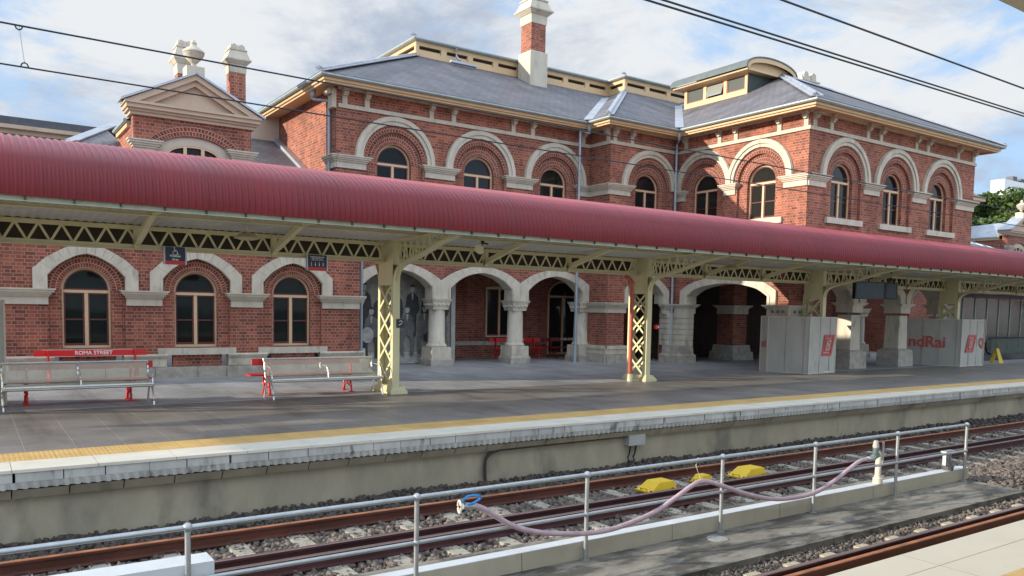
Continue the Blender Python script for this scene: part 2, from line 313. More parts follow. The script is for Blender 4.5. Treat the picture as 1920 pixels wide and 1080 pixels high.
def text(name,body,size,mat,parent,mw,align='CENTER',ext=.004,sx=1):
    cu=bpy.data.curves.new(name,'FONT'); cu.body=body; cu.size=size; cu.align_x=align; cu.align_y='CENTER'; cu.extrude=ext; cu.resolution_u=3; cu.offset=size*.02
    t=bpy.data.objects.new(name,cu); COL.objects.link(t); bpy.context.view_layer.update()
    me=bpy.data.meshes.new_from_object(t.evaluated_get(bpy.context.evaluated_depsgraph_get())); bpy.data.objects.remove(t)
    me.transform(mw@Matrix.Diagonal((sx,1,1,1))); me.transform(Matrix.Translation(-loc_of(parent))); me.materials.clear(); me.materials.append(mat)
    ob=bpy.data.objects.new(name,me); COL.objects.link(ob); ob.parent=parent; return ob
def MWY(x,y,z): return Matrix.Translation((x,y,z))@Matrix.Rotation(R(90),4,'X')   # faces -y
def smooth(t): t=min(1,max(0,t)); return t*t*(3-2*t)
# ------------------------------------------------------------------ ground, platforms, track bed
g=MB().box(-250,700,-250,700,-1.6,-1.02).build('ground',M('dull_earth',(.10,.095,.08),.95,var=.3,vs=.5)); struct(g)
def grid(name,x0,x1,y0,y1,nx,ny,zf,mat):
    m=MB(); P=[[(x0+(x1-x0)*i/nx,y0+(y1-y0)*j/ny) for i in range(nx+1)] for j in range(ny+1)]
    Z=[[zf(*p) for p in r] for r in P]
    for j in range(ny):
        for i in range(nx):
            q=[(*P[a][b],Z[a][b]) for a,b in ((j,i),(j,i+1),(j+1,i+1),(j+1,i))]; m.face(q)
    return m.build(name,mat,smooth=True)
def heap(x,y):  # ballast level: banked up against the far platform wall
    k=max(0,(y-10.3)/.7); a=.02+.05*smooth((x-1.0)/3)+.025*math.sin(x*1.9)*math.sin(x*.67+1)
    z=-.985+ a*k
    if x>14.8 and 5.7<y<7.7: z+=.03
    return z
struct(grid('ballast_bed',-15,70,3.4,11.2,260,24,heap,BALL))
struct(MB().box(-25,80,12.05,60,-.9,0).build('platform_floor',PAVER))
struct(MB().box(-25,80,11.42,12.05,-.3,.004).build('tactile_strip',TACT))
struct(MB().box(-25,80,16.5,27,-.2,.004).build('inner_paving',brickmat('grey_inner_paver',(.33,.33,.325),(.30,.30,.30),(.42,.41,.39),.45,.9,.006,1,.5,rough=.5)))
m=MB(); m2=MB(); x=-14.0
while x<60:
    w=.9; m.box(x,x+w-.006,10.83,11.42,-.035,.002); x+=w
struct(m.build('platform_coping',COPE))
x=-14.0
while x<60:
    w=random.choice((.45,.5,.56)); d=random.uniform(0,.008); m2.box(x,x+w-random.choice((.006,.012,.03)),10.842+d,11.3,-.150,-.037); x+=w
struct(m2.build('coping_edge_blocks',COPW))
m=MB(); n=2600   # corrugated soffit strip sloping back under the coping
for i in range(n):
    a=-14+74*i/n; b=-14+74*(i+1)/n
    ya,yb=[10.87+.012*math.sin(t*2*math.pi/.11) for t in (a,b)]; za,zb=[-.225-.016*(t/.11%1) for t in (a,b)]
    m.face([(a,10.85,-.152),(b,10.85,-.152),(b,yb,zb),(a,ya,za)])
    m.face([(a,ya,za),(b,yb,zb),(b,11.1,-.25),(a,11.1,-.25)])
struct(m.build('platform_edge_formwork',COPW))
m=MB(); x=-14
while x<60: m.hexa([(x,10.98,-.37),(x+.585,10.98,-.37),(x+.585,11.3,-.37),(x,11.3,-.37)],[(x,10.90,-.252),(x+.585,10.90,-.252),(x+.585,11.3,-.252),(x,11.3,-.252)]); x+=.6
struct(m.build('platform_edge_corbels',CONC))
struct(MB().box(-25,80,11.08,11.4,-1.3,-.3).build('platform_wall',CONC))
struct(MB().box(-12,60,-8,3.58,-1.2,0).build('near_platform',NPLAT))
struct(MB().box(-12,60,2.2,2.86,0,.006).build('near_tactile_strip',TACT))
m=MB(); 
for k in range(0,24): m.box(-8+k*2.4,-8+k*2.4+.008,2.87,3.57,0,.0015)
m.box(-12,60,3.25,3.256,0,.0015); struct(m.build('near_platform_joints',M('joint_grey',(.30,.27,.22),.9)))
struct(MB().box(-4,14.62,6.05,7.9,-1.2,-.9).build('service_walkway',SLABM))
# paving joint lines running across the platform
m=MB()
for k in range(-2,12):
    xx=-.02+3.42*k
    m.face([(xx,12.06,.003),(xx+.014,12.06,.003),(xx+.034,16.4,.003),(xx+.02,16.4,.003)])
struct(m.build('platform_joints',M('pale_joint',(.30,.29,.27),.8)))
# ------------------------------------------------------------------ ballast stones
def stones(name,regions,label):
    P=[];Sz=[]
    for (x0,x1,y0,y1,dens,smin,smax) in regions:
        n=int((x1-x0)*(y1-y0)*dens); xs=rng.uniform(x0,x1,n); ys=rng.uniform(y0,y1,n); ss=rng.uniform(smin,smax,n)
        for a,b,c in zip(xs,ys,ss): P.append((a,b,heap(a,b)+c*rng.uniform(.0,.45))); Sz.append(c)
    P=np.array(P); n=len(P); s=np.array(Sz)
    base=np.array([(x,y,z) for z in(-1,1) for y in(-1,1) for x in(-1,1)],float)*.5
    V=base[None]*(1+rng.uniform(-.42,.25,(n,8,3)))*s[:,None,None]*np.array([1,.8,.65])
    q=rng.normal(size=(n,4)); q/=np.linalg.norm(q,axis=1)[:,None]; w,x,y,z=q.T
    Rm=np.stack([1-2*(y*y+z*z),2*(x*y-z*w),2*(x*z+y*w),2*(x*y+z*w),1-2*(x*x+z*z),2*(y*z-x*w),2*(x*z-y*w),2*(y*z+x*w),1-2*(x*x+y*y)],1).reshape(n,3,3)
    V=np.einsum('nij,nkj->nki',Rm,V)+P[:,None]
    Fb=np.array([(0,2,3,1),(4,5,7,6),(0,1,5,4),(2,6,7,3),(0,4,6,2),(1,3,7,5)])
    F=(Fb[None]+8*np.arange(n)[:,None,None]).reshape(-1)
    me=bpy.data.meshes.new(name); me.vertices.add(n*8); me.vertices.foreach_set('co',V.reshape(-1)); me.loops.add(len(F)); me.loops.foreach_set('vertex_index',F.astype(np.int32))
    me.polygons.add(n*6); me.polygons.foreach_set('loop_start',np.arange(0,n*24,4,dtype=np.int32)); me.update(calc_edges=True)
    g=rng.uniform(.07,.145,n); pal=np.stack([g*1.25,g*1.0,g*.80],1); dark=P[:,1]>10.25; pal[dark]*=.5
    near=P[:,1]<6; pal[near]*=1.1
    col=np.ones((n,8,4)); col[:,:,:3]=pal[:,None]; a=me.color_attributes.new('Col','FLOAT_COLOR','POINT'); a.data.foreach_set('color',col.reshape(-1))
    me.materials.append(STONES); ob=bpy.data.objects.new(name,me); COL.objects.link(ob); ob['kind']='stuff'; ob['label']=label; ob['category']='ballast'; return ob
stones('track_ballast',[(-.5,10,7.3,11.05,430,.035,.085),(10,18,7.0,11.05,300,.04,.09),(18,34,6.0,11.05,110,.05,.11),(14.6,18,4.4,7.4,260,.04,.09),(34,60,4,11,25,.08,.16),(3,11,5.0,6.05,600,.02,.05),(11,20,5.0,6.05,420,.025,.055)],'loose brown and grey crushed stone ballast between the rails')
# ------------------------------------------------------------------ rails and sleepers
def rail(y,label,mat,z=-.78,x0=-8,x1=70):
    pf=[(-.07,z-.15),(.07,z-.15),(.07,z-.14),(.012,z-.12),(.010,z-.045),(.034,z-.034),(.034,z-.008),(-.034,z-.008),(-.034,z-.034),(-.010,z-.045),(-.012,z-.12),(-.07,z-.14)]
    t=thing('rail',label,'rail',(x0,y,z-.15),'steel running rails')
    m=MB()
    for i in range(len(pf)):
        a=pf[i]; b=pf[(i+1)%len(pf)]; m.face([(x0,y+a[0],a[1]),(x1,y+a[0],a[1]),(x1,y+b[0],b[1]),(x0,y+b[0],b[1])])
    m.face([(x0,y+a,b) for a,b in pf]); m.build('rail_web',mat,t)
    MB().hexa([(x0,y-.034,z-.007),(x1,y-.034,z-.007),(x1,y+.034,z-.007),(x0,y+.034,z-.007)],[(x0,y-.028,z),(x1,y-.028,z),(x1,y+.028,z),(x0,y+.028,z)]).build('rail_head',RHEAD if mat is RUSTD else ORUST,t)
rail(9.82,'rusty brown rail nearest the stained platform wall',RUST)
rail(8.75,'dark rail just in front of the yellow boxes, middle of the far three',RUSTD)
rail(8.42,'dark rail of the far track closest to the galvanised handrail fence',RUSTD)
rail(5.36,'dark rail beside the weathered walkway edge, upper of the near pair',RUSTD)
rail(5.19,'rusty rail running along the cream near platform edge',RUST)
def sleeper(x,y0,y1,rails,label,group,mat):
    t=thing('sleeper',label,'sleeper',(x,(y0+y1)/2,-.99),group)
    MB().hexa([(x,y0,-1.1),(x+.25,y0,-1.1),(x+.25,y1,-1.1),(x,y1,-1.1)],[(x+.02,y0+.03,-.931),(x+.23,y0+.03,-.931),(x+.23,y1-.03,-.931),(x+.02,y1-.03,-.931)]).build('sleeper_block',mat,t)
    for r in rails:
        for s in (-1,1):
            yy=r+s*.1; MB().tube([(x+.04,yy+s*.03,-.925),(x+.06,yy,-.885),(x+.13,yy-s*.015,-.90),(x+.19,yy,-.885),(x+.20,yy+s*.04,-.92)],.011,6).build('rail_clip',RUSTD,t)
    return t
s0=sleeper(3.97,7.62,10.42,(8.75-.02,9.82),'worn concrete sleeper bedded in ballast under the far rails','concrete sleepers of the far track',SLEEP)
for k in list(range(-5,0))+list(range(1,70)):
    c=copy_tree(s0); c.location.x=3.97+.735*k+s0.location.x-3.97+random.uniform(-.012,.012); c.rotation_euler.z=random.uniform(-.006,.006)
s1=sleeper(5.0,4.3,5.80,(5.36,),'pale concrete sleeper end showing beside the near rails','concrete sleepers of the near track',M('pale_sleeper',(.40,.35,.24),.9,var=.15,vs=6,bump=.4,dirt=(.2,.15,.1,.6,.6),ds=4))
for k in list(range(-4,0))+list(range(1,36)):
    c=copy_tree(s1); c.location.x+=.70*k
# yellow track equipment
def ybox(x,y,w,l,h,label):
    t=thing('track_equipment_box',label,'box',(x,y,-.93),'yellow signalling boxes between the rails'); z=-.90
    m=MB().hexa([(x-l/2,y-w/2,z),(x+l/2,y-w/2,z),(x+l/2,y+w/2,z),(x-l/2,y+w/2,z)],[(x-l*.16,y-w*.44,z+h),(x+l*.46,y-w*.44,z+h),(x+l*.46,y+w*.40,z+h),(x-l*.16,y+w*.40,z+h)])
    m.build('cover',YEL,t)
    MB().box(x-l*.60,x+l*.64,y-w*.56,y+w*.56,z-.02,z+.006).build('base_plate',YEL,t)
    for sx in (-.57,.6):
        m=MB(); m.tube([(x+l*sx,y-w*.3,z),(x+l*sx+.03*np.sign(sx),y-w*.3,z+.05),(x+l*sx+.03*np.sign(sx),y+w*.1,z+.05),(x+l*sx,y+w*.1,z)],.012,6); m.build('lifting_handle',YEL,t)
    for a in (-.45,.3):
        for b in (-.45,.45): MB().lathe(x+l*a*1.25,y+w*b*1.15,[(.02,z+.01),(.02,z+.03)],6).build('bolt',RUSTD,t)
ybox(9.22,9.28,.34,.52,.135,'long yellow box on the sleepers, left of the hose peak')
ybox(10.35,9.36,.22,.26,.10,'small yellow box with cut-outs behind the hose peak')
ybox(11.45,9.28,.36,.56,.135,'yellow box on the sleepers just right of the fence post')
# ------------------------------------------------------------------ walkway furniture
px=[-.68,1.5,3.66,5.85,8.14,10.12,12.26,14.43]
fe=thing('handrail_fence','galvanised two-rail pipe handrail along the walkway between the tracks','fence',(6.9,7.0,-.9))
for i,x in enumerate(px):
    m=MB().tube([(x,7.0,-.9),(x,7.0,.1)],.0245,12).sphere((x,7.0,.10),.043,12).sphere((x,7.0,-.36),.036,12)
    m.lathe(x,7.0,[(.055,-.9),(.055,-.89)],12); m.build('post',GALV,fe,smooth=True)
MB().tube([(px[0]-2,7.0,.10),(px[-1],7.0,.10)],.0245,12).build('top_rail',GALV,fe,smooth=True)
MB().tube([(px[0]-2,7.0,-.36),(px[-1],7.0,-.36)],.021,12).build('middle_rail',GALV,fe,smooth=True)
m=MB().tube([(11.86,7.0,.0),(11.86,7.0,-.34)],.016,8).build('hose_bracket',GALV,fe)
xs=[1.9,5.0,7.32,9.45,11.75,14.72]
lab=['white concrete kerb beam at the lower edge of the photo, left of the hose sag','white concrete kerb beam under the low sag of the pink hose','white concrete kerb beam beside the round grey manhole cover','white concrete kerb beam under the right-hand sag of the hose','white concrete kerb beam under the white pipe and rightmost fence posts']
for i in range(5):
    b=MB().hexa([(xs[i]+.006,7.06,-.9),(xs[i+1]-.006,7.06,-.9),(xs[i+1]-.006,7.24,-.9),(xs[i]+.006,7.24,-.9)],[(xs[i]+.006,7.07,-.70),(xs[i+1]-.006,7.07,-.70),(xs[i+1]-.006,7.23,-.70),(xs[i]+.006,7.23,-.70)]).build('kerb_beam',BEAMB); MB().hexa([(xs[i]+.006,7.068,-.70),(xs[i+1]-.006,7.068,-.70),(xs[i+1]-.006,7.232,-.70),(xs[i]+.006,7.232,-.70)],[(xs[i]+.006,7.072,-.694),(xs[i+1]-.006,7.072,-.694),(xs[i+1]-.006,7.228,-.694),(xs[i]+.006,7.228,-.694)]).build('white_top',BEAMT,b); tag(b,lab[i],'kerb','concrete kerb beams along the walkway')  # thin whiter sheet along the beam top
b=MB().box(-1.6,1.73,7.06,7.34,-.9,-.24).build('kerb_beam',BEAMT); tag(b,'tall white concrete upstand at bottom left behind the fence post','kerb')
# hose
hp=[(4.30,7.0,-.06),(4.45,6.99,-.12),(4.8,6.97,-.34),(5.15,6.95,-.46),(5.55,6.94,-.53),(5.9,6.94,-.57),(6.3,6.95,-.565),(6.85,6.95,-.47),(7.2,6.95,-.34),(7.5,6.96,-.22),(7.68,6.97,-.175),(7.85,6.96,-.19),(8.15,6.94,-.29),(8.6,6.93,-.44),(9.1,6.93,-.56),(9.6,6.93,-.60),(10.05,6.93,-.58),(10.5,6.95,-.48),(10.9,6.97,-.34),(11.25,7.0,-.245),(11.5,7.0,-.235)]
def catmull(P,n=5):
    o=[]
    for i in range(len(P)-1):
        p0,p1,p2,p3=[Vector(P[max(0,min(len(P)-1,i+k))]) for k in (-1,0,1,2)]
        for j in range(n):
            t=j/n; o.append(.5*((2*p1)+(p2-p0)*t+(2*p0-5*p1+4*p2-p3)*t*t+(3*p1-p0-3*p2+p3)*t**3))
    o.append(Vector(P[-1])); return o
t=thing('water_hose','pink rubber hose tied up in two sags along the pipe fence','hose',(7.7,6.97,-.2))
MB().tube(catmull(hp),.030,12).build('hose_tube',HOSE,t,smooth=True)
m=MB().tube([(4.33,7.0,-.075),(4.19,7.0,-.055)],.036,14); m.build('coupling',GALV,t,smooth=True)
pts=[(4.155+.012*math.cos(a),7.0+.05*math.cos(a),-.06+.062*math.sin(a)) for a in [2*math.pi*k/16 for k in range(17)]]
MB().tube(pts,.014,8,False).build('coupling_ring',COPE,t,smooth=True)
pts=[(4.20,6.97,-.03),(4.17,6.95,.02),(4.22,6.94,.055),(4.33,6.94,.05),(4.38,6.95,.02),(4.32,6.96,-.02),(4.24,6.97,-.045)]
MB().tube(catmull([Vector(p) for p in pts]),.012,8).build('cam_handle',BLUE,t,smooth=True)
MB().tube([(7.70,6.97,-.15),(7.62,6.985,.04),(7.66,6.99,.13),(7.72,7.01,.12)],.006,5).build('tie_cord',COPE,t)
MB().tube([(11.46,7.0,-.235),(11.62,7.0,-.235)],.04,12).build('clamp',GALV,t,smooth=True)
t=thing('standpipe','cream plastic standpipe with elbow and valve on the kerb beam','pipe',(11.95,7.12,-.7))
MB().lathe(11.95,7.12,[(.075,-.69),(.075,-.60),(.055,-.59),(.047,-.55),(.047,-.30)],16).build('riser',PVC,t,smooth=True)
MB().tube(catmull([(11.95,7.12,-.31),(11.95,7.12,-.24),(11.90,7.11,-.20),(11.80,7.08,-.19),(11.72,7.03,-.19)]),.046,12).build('elbow',PVC,t,smooth=True)
m=MB().tube([(11.74,7.03,-.20),(11.60,7.0,-.22)],.05,12).tube([(11.69,7.02,-.2),(11.69,7.02,-.08)],.045,12); m.build('valve_body',M('dark_green_valve',(.09,.13,.12),.4),t,smooth=True)
MB().lathe(11.69,7.02,[(.045,-.08),(.05,-.06),(.034,.03),(.02,.035)],12).build('valve_cap',COPW,t,smooth=True)
t=thing('pump_unit','grey metal pump fitting at the right end of the kerb beam','pump',(14.1,7.15,-.7))
MB().lathe(14.15,7.15,[(.09,-.70),(.10,-.62),(.06,-.56)],12).build('pump_body',M('dark_grey_metal',(.12,.12,.12),.5,.4),t)
m=MB()
for dx in(-.12,-.05,.03): m.box(14.1+dx,14.13+dx,7.1,7.16,-.60,-.36)
m.box(13.95,14.25,7.08,7.18,-.38,-.35); m.build('bracket_frame',GALV,t)
m=MB().lathe(7.86,6.80,[(.135,-.9),(.135,-.893)],24); 
o=m.build('manhole_cover',M('cast_grey_cover',(.30,.30,.28),.6,.3,var=.2,vs=20)); tag(o,'round pale grey manhole cover set in the walkway','manhole cover')
# wall cables
t=thing('cable_conduit','dark conduit climbing the platform wall and running under the coping','conduit',(7.04,11.05,-.9))
MB().tube(catmull([(7.04,11.03,-1.0),(7.02,11.03,-.62),(7.06,11.02,-.46),(7.24,11.01,-.38),(7.5,10.99,-.36),(10.1,10.99,-.35)]),.026,8).build('pipe_run',M('rusty_dark_pipe',(.05,.03,.025),.7,var=.3),t,smooth=True)
t=thing('junction_box','small grey junction box with two cables on the platform wall','electrical box',(10.33,11.05,-.45))
MB().box(10.12,10.53,10.93,11.08,-.53,-.33).build('case',M('grey_box_paint',(.34,.34,.31),.6,var=.08),t)
for dx in(0,.14): MB().tube(catmull([(10.22+dx,11.0,-.53),(10.21+dx,11.02,-.7),(10.19+dx,11.03,-.78),(10.25+dx,10.98,-.92)]),.016,6).build('cable',BLACK,t)
# ================================================================== STATION BUILDING
YM,YB,XR,YR,XL,XE=23.6,22.43,22.88,16.58,9.46,33.6
YA,YRL=23.5,17.12          # ground-floor wall planes (arcade, wing front)
bld=thing('station_building','two-storey red brick station building with stone arches and slate hipped roof','building',(21,26,0))
def frame_window(F,c,h,zb,zs,rise,parent,glass=GLASS,nf=-.22,meet=None,sash=SASH):
    """arched timber window: tan frame (part) > maroon sash, pane (sub-parts)"""
    def out(d): # arch outline shrunk by d
        return archhole(c,h-d,zb+d,zs,rise-d,18)
    w=.055; m=MB(); m.slab(F,out(0),[out(w)],nf,nf-.08)
    tz=zs-.03
    m.slab(F,[(c-h+w,tz-.035),(c+h-w,tz-.035),(c+h-w,tz+.035),(c-h+w,tz+.035)],[],nf+.012,nf-.07)
    m.slab(F,[(c-.04,zb+w),(c+.04,zb+w),(c+.04,tz-.035),(c-.04,tz-.035)],[],nf+.006,nf-.07)
    win=m.build('window',TAN,parent)
    s=MB(); sw=.038
    s.slab(F,archhole(c,h-w,tz+.035,zs+.005,rise-w,18),[archhole(c,h-w-sw,tz+.035+sw,zs+.006,rise-w-sw,18)],nf-.03,nf-.07)
    for a,b in ((c-h+w,c-.04),(c+.04,c+h-w)):
        q=[(a,zb+w),(a,tz-.035),(b,tz-.035),(b,zb+w)]; r=[(a+sw,zb+w+sw*1.5),(a+sw,tz-.035-sw),(b-sw,tz-.035-sw),(b-sw,zb+w+sw*1.5)]
        s.slab(F,q,[r],nf-.03,nf-.07)
        if meet: s.slab(F,[(a+sw,meet-.018),(a+sw,meet+.018),(b-sw,meet+.018),(b-sw,meet-.018)],[],nf-.034,nf-.07)
    s.build('sash',sash,win)
    MB().slab(F,archhole(c,h-w*.6,zb+w*.6,zs,rise-w*.6,18),[],nf-.055,0,sides=False).build('pane',glass if glass is not GLASS else random.choice(GLASSV),win)
    return win
def upper_bay(F,c,zb,parent,sill=True,glass=GLASS,mat=BRICKU):
    zs=6.5; m=MB()
    hole=archhole(c,.97,zb,zs)
    # recessed jambs and radial brick ring round the opening
    for a,b in ((c-.975,c-.6),(c+.6,c+.975)): MB().slab(F,[(a,zb-.02),(a,zs),(b,zs),(b,zb-.02)],[],-.10,-.3,sides=True).build('recessed_jamb',mat,parent)
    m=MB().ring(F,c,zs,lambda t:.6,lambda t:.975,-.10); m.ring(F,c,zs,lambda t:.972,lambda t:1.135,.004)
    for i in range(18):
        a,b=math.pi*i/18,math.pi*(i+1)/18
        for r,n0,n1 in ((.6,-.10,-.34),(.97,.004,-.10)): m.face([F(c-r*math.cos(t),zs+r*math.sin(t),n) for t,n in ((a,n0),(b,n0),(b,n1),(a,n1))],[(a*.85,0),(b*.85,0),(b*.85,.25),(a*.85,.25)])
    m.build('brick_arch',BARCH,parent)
    dn=.006 if abs(c-21.1)<.01 else 0
    m=MB(); m.slab(F,arc(c,6.55,1.40)+arc(c,6.55,1.13)[::-1],[],.07+dn,-.01); m.slab(F,arc(c,6.551,1.385)+arc(c,6.551,1.25)[::-1],[],.115+dn,.06)
    m.build('stone_arch',STONEP,parent)
    frame_window(F,c,.6,zb,zs,.6,parent,glass,meet=(zb+6.45)/2)
    if sill: MB().slab(F,[(c-1.02,zb-.20),(c-1.02,zb-.005),(c+1.02,zb-.005),(c+1.02,zb-.20)],[],.10,-.33).build('window_sill',STONEP,parent)
    return hole
def impost(F,a,b,parent,zt=6.55,ea=True,eb=True,name='impost_block'):
    """moulded stone cap from a to b (body), projecting at the top"""
    m=MB(); A=1 if ea else 0; B=1 if eb else 0
    for z0,z1,n,e in ((zt-.38,zt-.19,.05,0),(zt-.19,zt-.14,.09,.03),(zt-.14,zt-.09,.13,.07),(zt-.09,zt-.035,.17,.12),(zt-.035,zt,.20,.15)):
        m.slab(F,[(a-e*A,z0),(a-e*A,z1),(b+e*B,z1),(b+e*B,z0)],[],n,-.12)
    # sloped underside (cyma)
    return m.build(name,STONEP,parent)
def string(F,a,b,parent):
    m=MB(); m.slab(F,[(a,7.97),(a,8.09),(b,8.09),(b,7.97)],[],.06,-.01); m.slab(F,[(a,8.52),(a,8.62),(b,8.62),(b,8.52)],[],.07,-.01)
    m.build('string_course',STONEP,parent)
def bracket(F,u,parent,w=.08):
    m=MB(); m.slab(F,[(u-w,8.09),(u-w,8.40),(u+w,8.40),(u+w,8.09)],[],.05,-.01)
    m.slab(F,[(u-w*.8,8.33),(u-w*.8,8.56),(u+w*.8,8.56),(u+w*.8,8.33)],[],.14,0); m.slab(F,[(u-w*1.15,8.47),(u-w*1.15,8.57),(u+w*1.15,8.57),(u+w*1.15,8.47)],[],.20,0)
    q=F(u-w,8.42,.15); r=F(u+w,8.42,.15); m.tube([q,r],.045,8)
    m.build('bracket',STONEP,parent)
def uwall(F,a,b,centres,zb,parent,z0=3.902,mat=BRICKU,thick=.45):
    holes=[archhole(c,.97,zb,6.5) for c in centres]
    MB().slab(F,[(a,z0),(a,8.66),(b,8.66),(b,z0)],holes,0,-.10,rim=False).build('brick_wall',mat,parent)
# upper storey: main front, bay, wing return, wing front, west side, east side
cm=[11.45,14.65,17.85]; F=FY(YM)
uwall(F,XL,19.45,cm,5.0,bld)
for c,gl in zip(cm,(GLASS,GLASS,GLASSG)): upper_bay(F,c,5.0,bld,False,gl)
for a,b,ea,eb in ((XL,10.43,False,True),(12.5,13.62,True,True),(15.7,16.82,True,True),(18.9,19.45,True,False)): impost(F,a,b,bld,ea=ea,eb=eb)
string(F,XL+.05,19.45,bld)
MB().slab(F,[(XL,3.86),(XL,4.0),(19.44,4.0),(19.44,3.86)],[],.16,-.1).build('ledge_course',STONEP,bld)
for u in (9.72,10.45,12.72,13.55,15.95,16.78,19.1): bracket(F,u,bld)
F=FY(YB); uwall(F,19.45,XR,[21.4],5.0,bld); upper_bay(F,21.4,5.0,bld,False); string(F,19.45,XR,bld); impost(F,19.45,20.42,bld,ea=False)
for u in (19.62,20.45): bracket(F,u,bld)
F=FX(19.45); MB().slab(F,[(YB,3.902),(YB,8.66),(YM,8.66),(YM,3.902)],[],0,-.1,rim=False).build('brick_wall',BRICKU,bld)
string(F,YB-.06,YM,bld); impost(F,YB-.0,YM,bld,ea=True,eb=False); bracket(F,YB+.12,bld)
F=FX(XR); cr=[18.52,21.1]; uwall(F,YR,YB,cr,5.22,bld)
for c in cr: upper_bay(F,c,5.22,bld,True)
impost(F,YR,17.5,bld,ea=True); impost(F,19.55,20.08,bld); impost(F,22.05,YB,bld,eb=False); string(F,YR-.06,YB,bld)
for u in (YR+.12,17.75,19.6,20.35,22.0): bracket(F,u,bld)
F=FY(YR); cf=[24.9,28.02,31.14]; uwall(F,XR,XE,cf,5.22,bld)
for c in cf: upper_bay(F,c,5.22,bld,True)
for a,b in ((26.0,26.95),(29.1,30.05)): impost(F,a,b,bld)
impost(F,XR,23.82,bld,ea=False); impost(F,32.2,XE,bld,eb=True); string(F,XR,XE,bld)
for u in (23.1,24.0,26.1,26.9,29.2,30.0,32.2,33.4): bracket(F,u,bld)
F=FX(XL); MB().slab(F,[(YM,3.3),(YM,8.66),(36,8.66),(36,3.3)],[],0,-.1,rim=False).build('brick_wall',BRICKU,bld)
impost(F,YM,24.35,bld,ea=True,eb=False); bracket(F,YM+.16,bld)
# corner console with scroll
m=MB(); m.box(XL-.14,XL-.01,YM-.02,YM+.34,7.95,8.5); m.tube([(XL-.22,YM+.02,8.42),(XL-.22,YM+.30,8.42)],.085,10); m.build('corner_console',STONEP,bld)
MB().box(XE-.3,XE,YR+.004,30,3.9,8.66).build('brick_wall',BRICKU,bld)
MB().box(XL+.01,XE-.31,35.7,36,0,8.66).build('brick_wall',BRICKU,bld)
# eaves: soffit, fascia, gutter following the outline
O=.75; pts=[(XL-O,36.5),(XL-O,YM-O),(19.45-O,YM-O),(19.45-O,YB-O),(XR-O,YB-O),(XR-O,YR-O),(XE+O,YR-O),(XE+O,30)]
def off(P,d): # inward offset of the open rectilinear outline
    o=[]
    for i,p in enumerate(P):
        v=Vector((0,0))
        for a,b in ((i-1,i),(i,i+1)):
            if 0<=a and b<len(P):
                e=(Vector(P[b])-Vector(P[a])).normalized(); v+=Vector((-e.y,e.x))
        if i in (0,len(P)-1): pass
        o.append((p[0]+d*v.x,p[1]+d*v.y))
    return o
def strip(P,Q,z0,z1,name,mat,flip=False,smoothd=False):
    m=MB()
    for i in range(len(P)-1): m.face([(*P[i],z0),(*P[i+1],z0),(*Q[i+1],z1),(*Q[i],z1)])
    return m.build(name,mat,bld)
po=off(pts,0); p1=off(pts,.10); p2=off(pts,.16); pw=off(pts,.80)
m=MB()
for A,B,z0,z1 in ((p1,p1,8.56,8.68),(p1,p2,8.56,8.55),(p2,p2,8.55,8.50),(p2,off(pts,.24),8.50,8.50),(off(pts,.24),off(pts,.24),8.50,8.56)):
    for i in range(len(A)-1): m.face([(*A[i],z0),(*A[i+1],z0),(*B[i+1],z1),(*B[i],z1)])
m.build('fascia',TANF,bld)
strip(off(pts,.2),pw,8.56,8.60,'soffit',SOFF)
m=MB(); G=[(-.03,8.72),(-.035,8.68),(0,8.645),(.05,8.64),(.10,8.66)]
for (d0,z0),(d1,z1) in zip(G,G[1:]):
    A,B=off(pts,d0),off(pts,d1)
    for i in range(len(A)-1): m.face([(*A[i],z0),(*A[i+1],z0),(*B[i+1],z1),(*B[i],z1)])
A,B,C=off(pts,-.03),off(pts,-.05),off(pts,-.045)
for i in range(len(A)-1): m.face([(*A[i],8.72),(*A[i+1],8.72),(*B[i+1],8.735),(*B[i],8.735)]); m.face([(*B[i],8.735),(*B[i+1],8.735),(*off(pts,.02)[i+1],8.75),(*off(pts,.02)[i],8.75)])
m.build('gutter',GUT,bld)
# slate roof planes (slope .5)
ZE=8.74; sS=.5
def rz(d): return ZE+sS*d
m=MB()
xl,ym,xb,yb,xr,yr,xe=XL-O,YM-O,19.45-O,YB-O,XR-O,YR-O,XE+O
D=6.28; yc=ym+D; zc=rz(D); Db=D; ybc=yb+Db
def slateface(P,ax): # ax: 0 -> plane rising along x, 1 -> along y ; uv in metres up the slope
    k=math.hypot(1,sS)
    m.face(P,[((p[1],(p[0])*k) if ax==0 else (p[0],p[1]*k)) for p in P])
slateface([(xl,ym,ZE),(xb,ym,ZE),(xb+D,yc,zc),(xl+D,yc,zc)],1)          # main south slope (valley side trimmed below by bay planes)
slateface([(xl,ym,ZE),(xl+D,yc,zc),(xl+D,36,zc),(xl,36.5,ZE)],0)       # west slope
slateface([(xb,yb,ZE),(xb+Db,ybc,zc),(xb+Db,yc,zc),(xb,ym,ZE)],0)        # bay west slope
XV=xr
slateface([(xb,yb,ZE),(XV,yb,ZE),(XV+Db,ybc,zc),(xb+Db,ybc,zc)],1)       # bay south slope to the valley with the wing
ap=6.11; xa,ya,za=xr+ap,yr+ap,rz(ap)
slateface([(xr,yr,ZE),(xa,ya,za),(xa,yb+ap+.0,za),(xr,yb,ZE)],0)           # wing west slope
slateface([(xr,yr,ZE),(xe,yr,ZE),(xa,ya,za)],1)                          # wing south slope
slateface([(xe,yr,ZE),(xe,30,ZE),(xa,30,za),(xa,ya,za)],0)
slateface([(xa,yb+ap,za),(xa+.1,30,za),(XV+Db,ybc,zc)],1)
m.build('slate_roof',SLATE,bld)
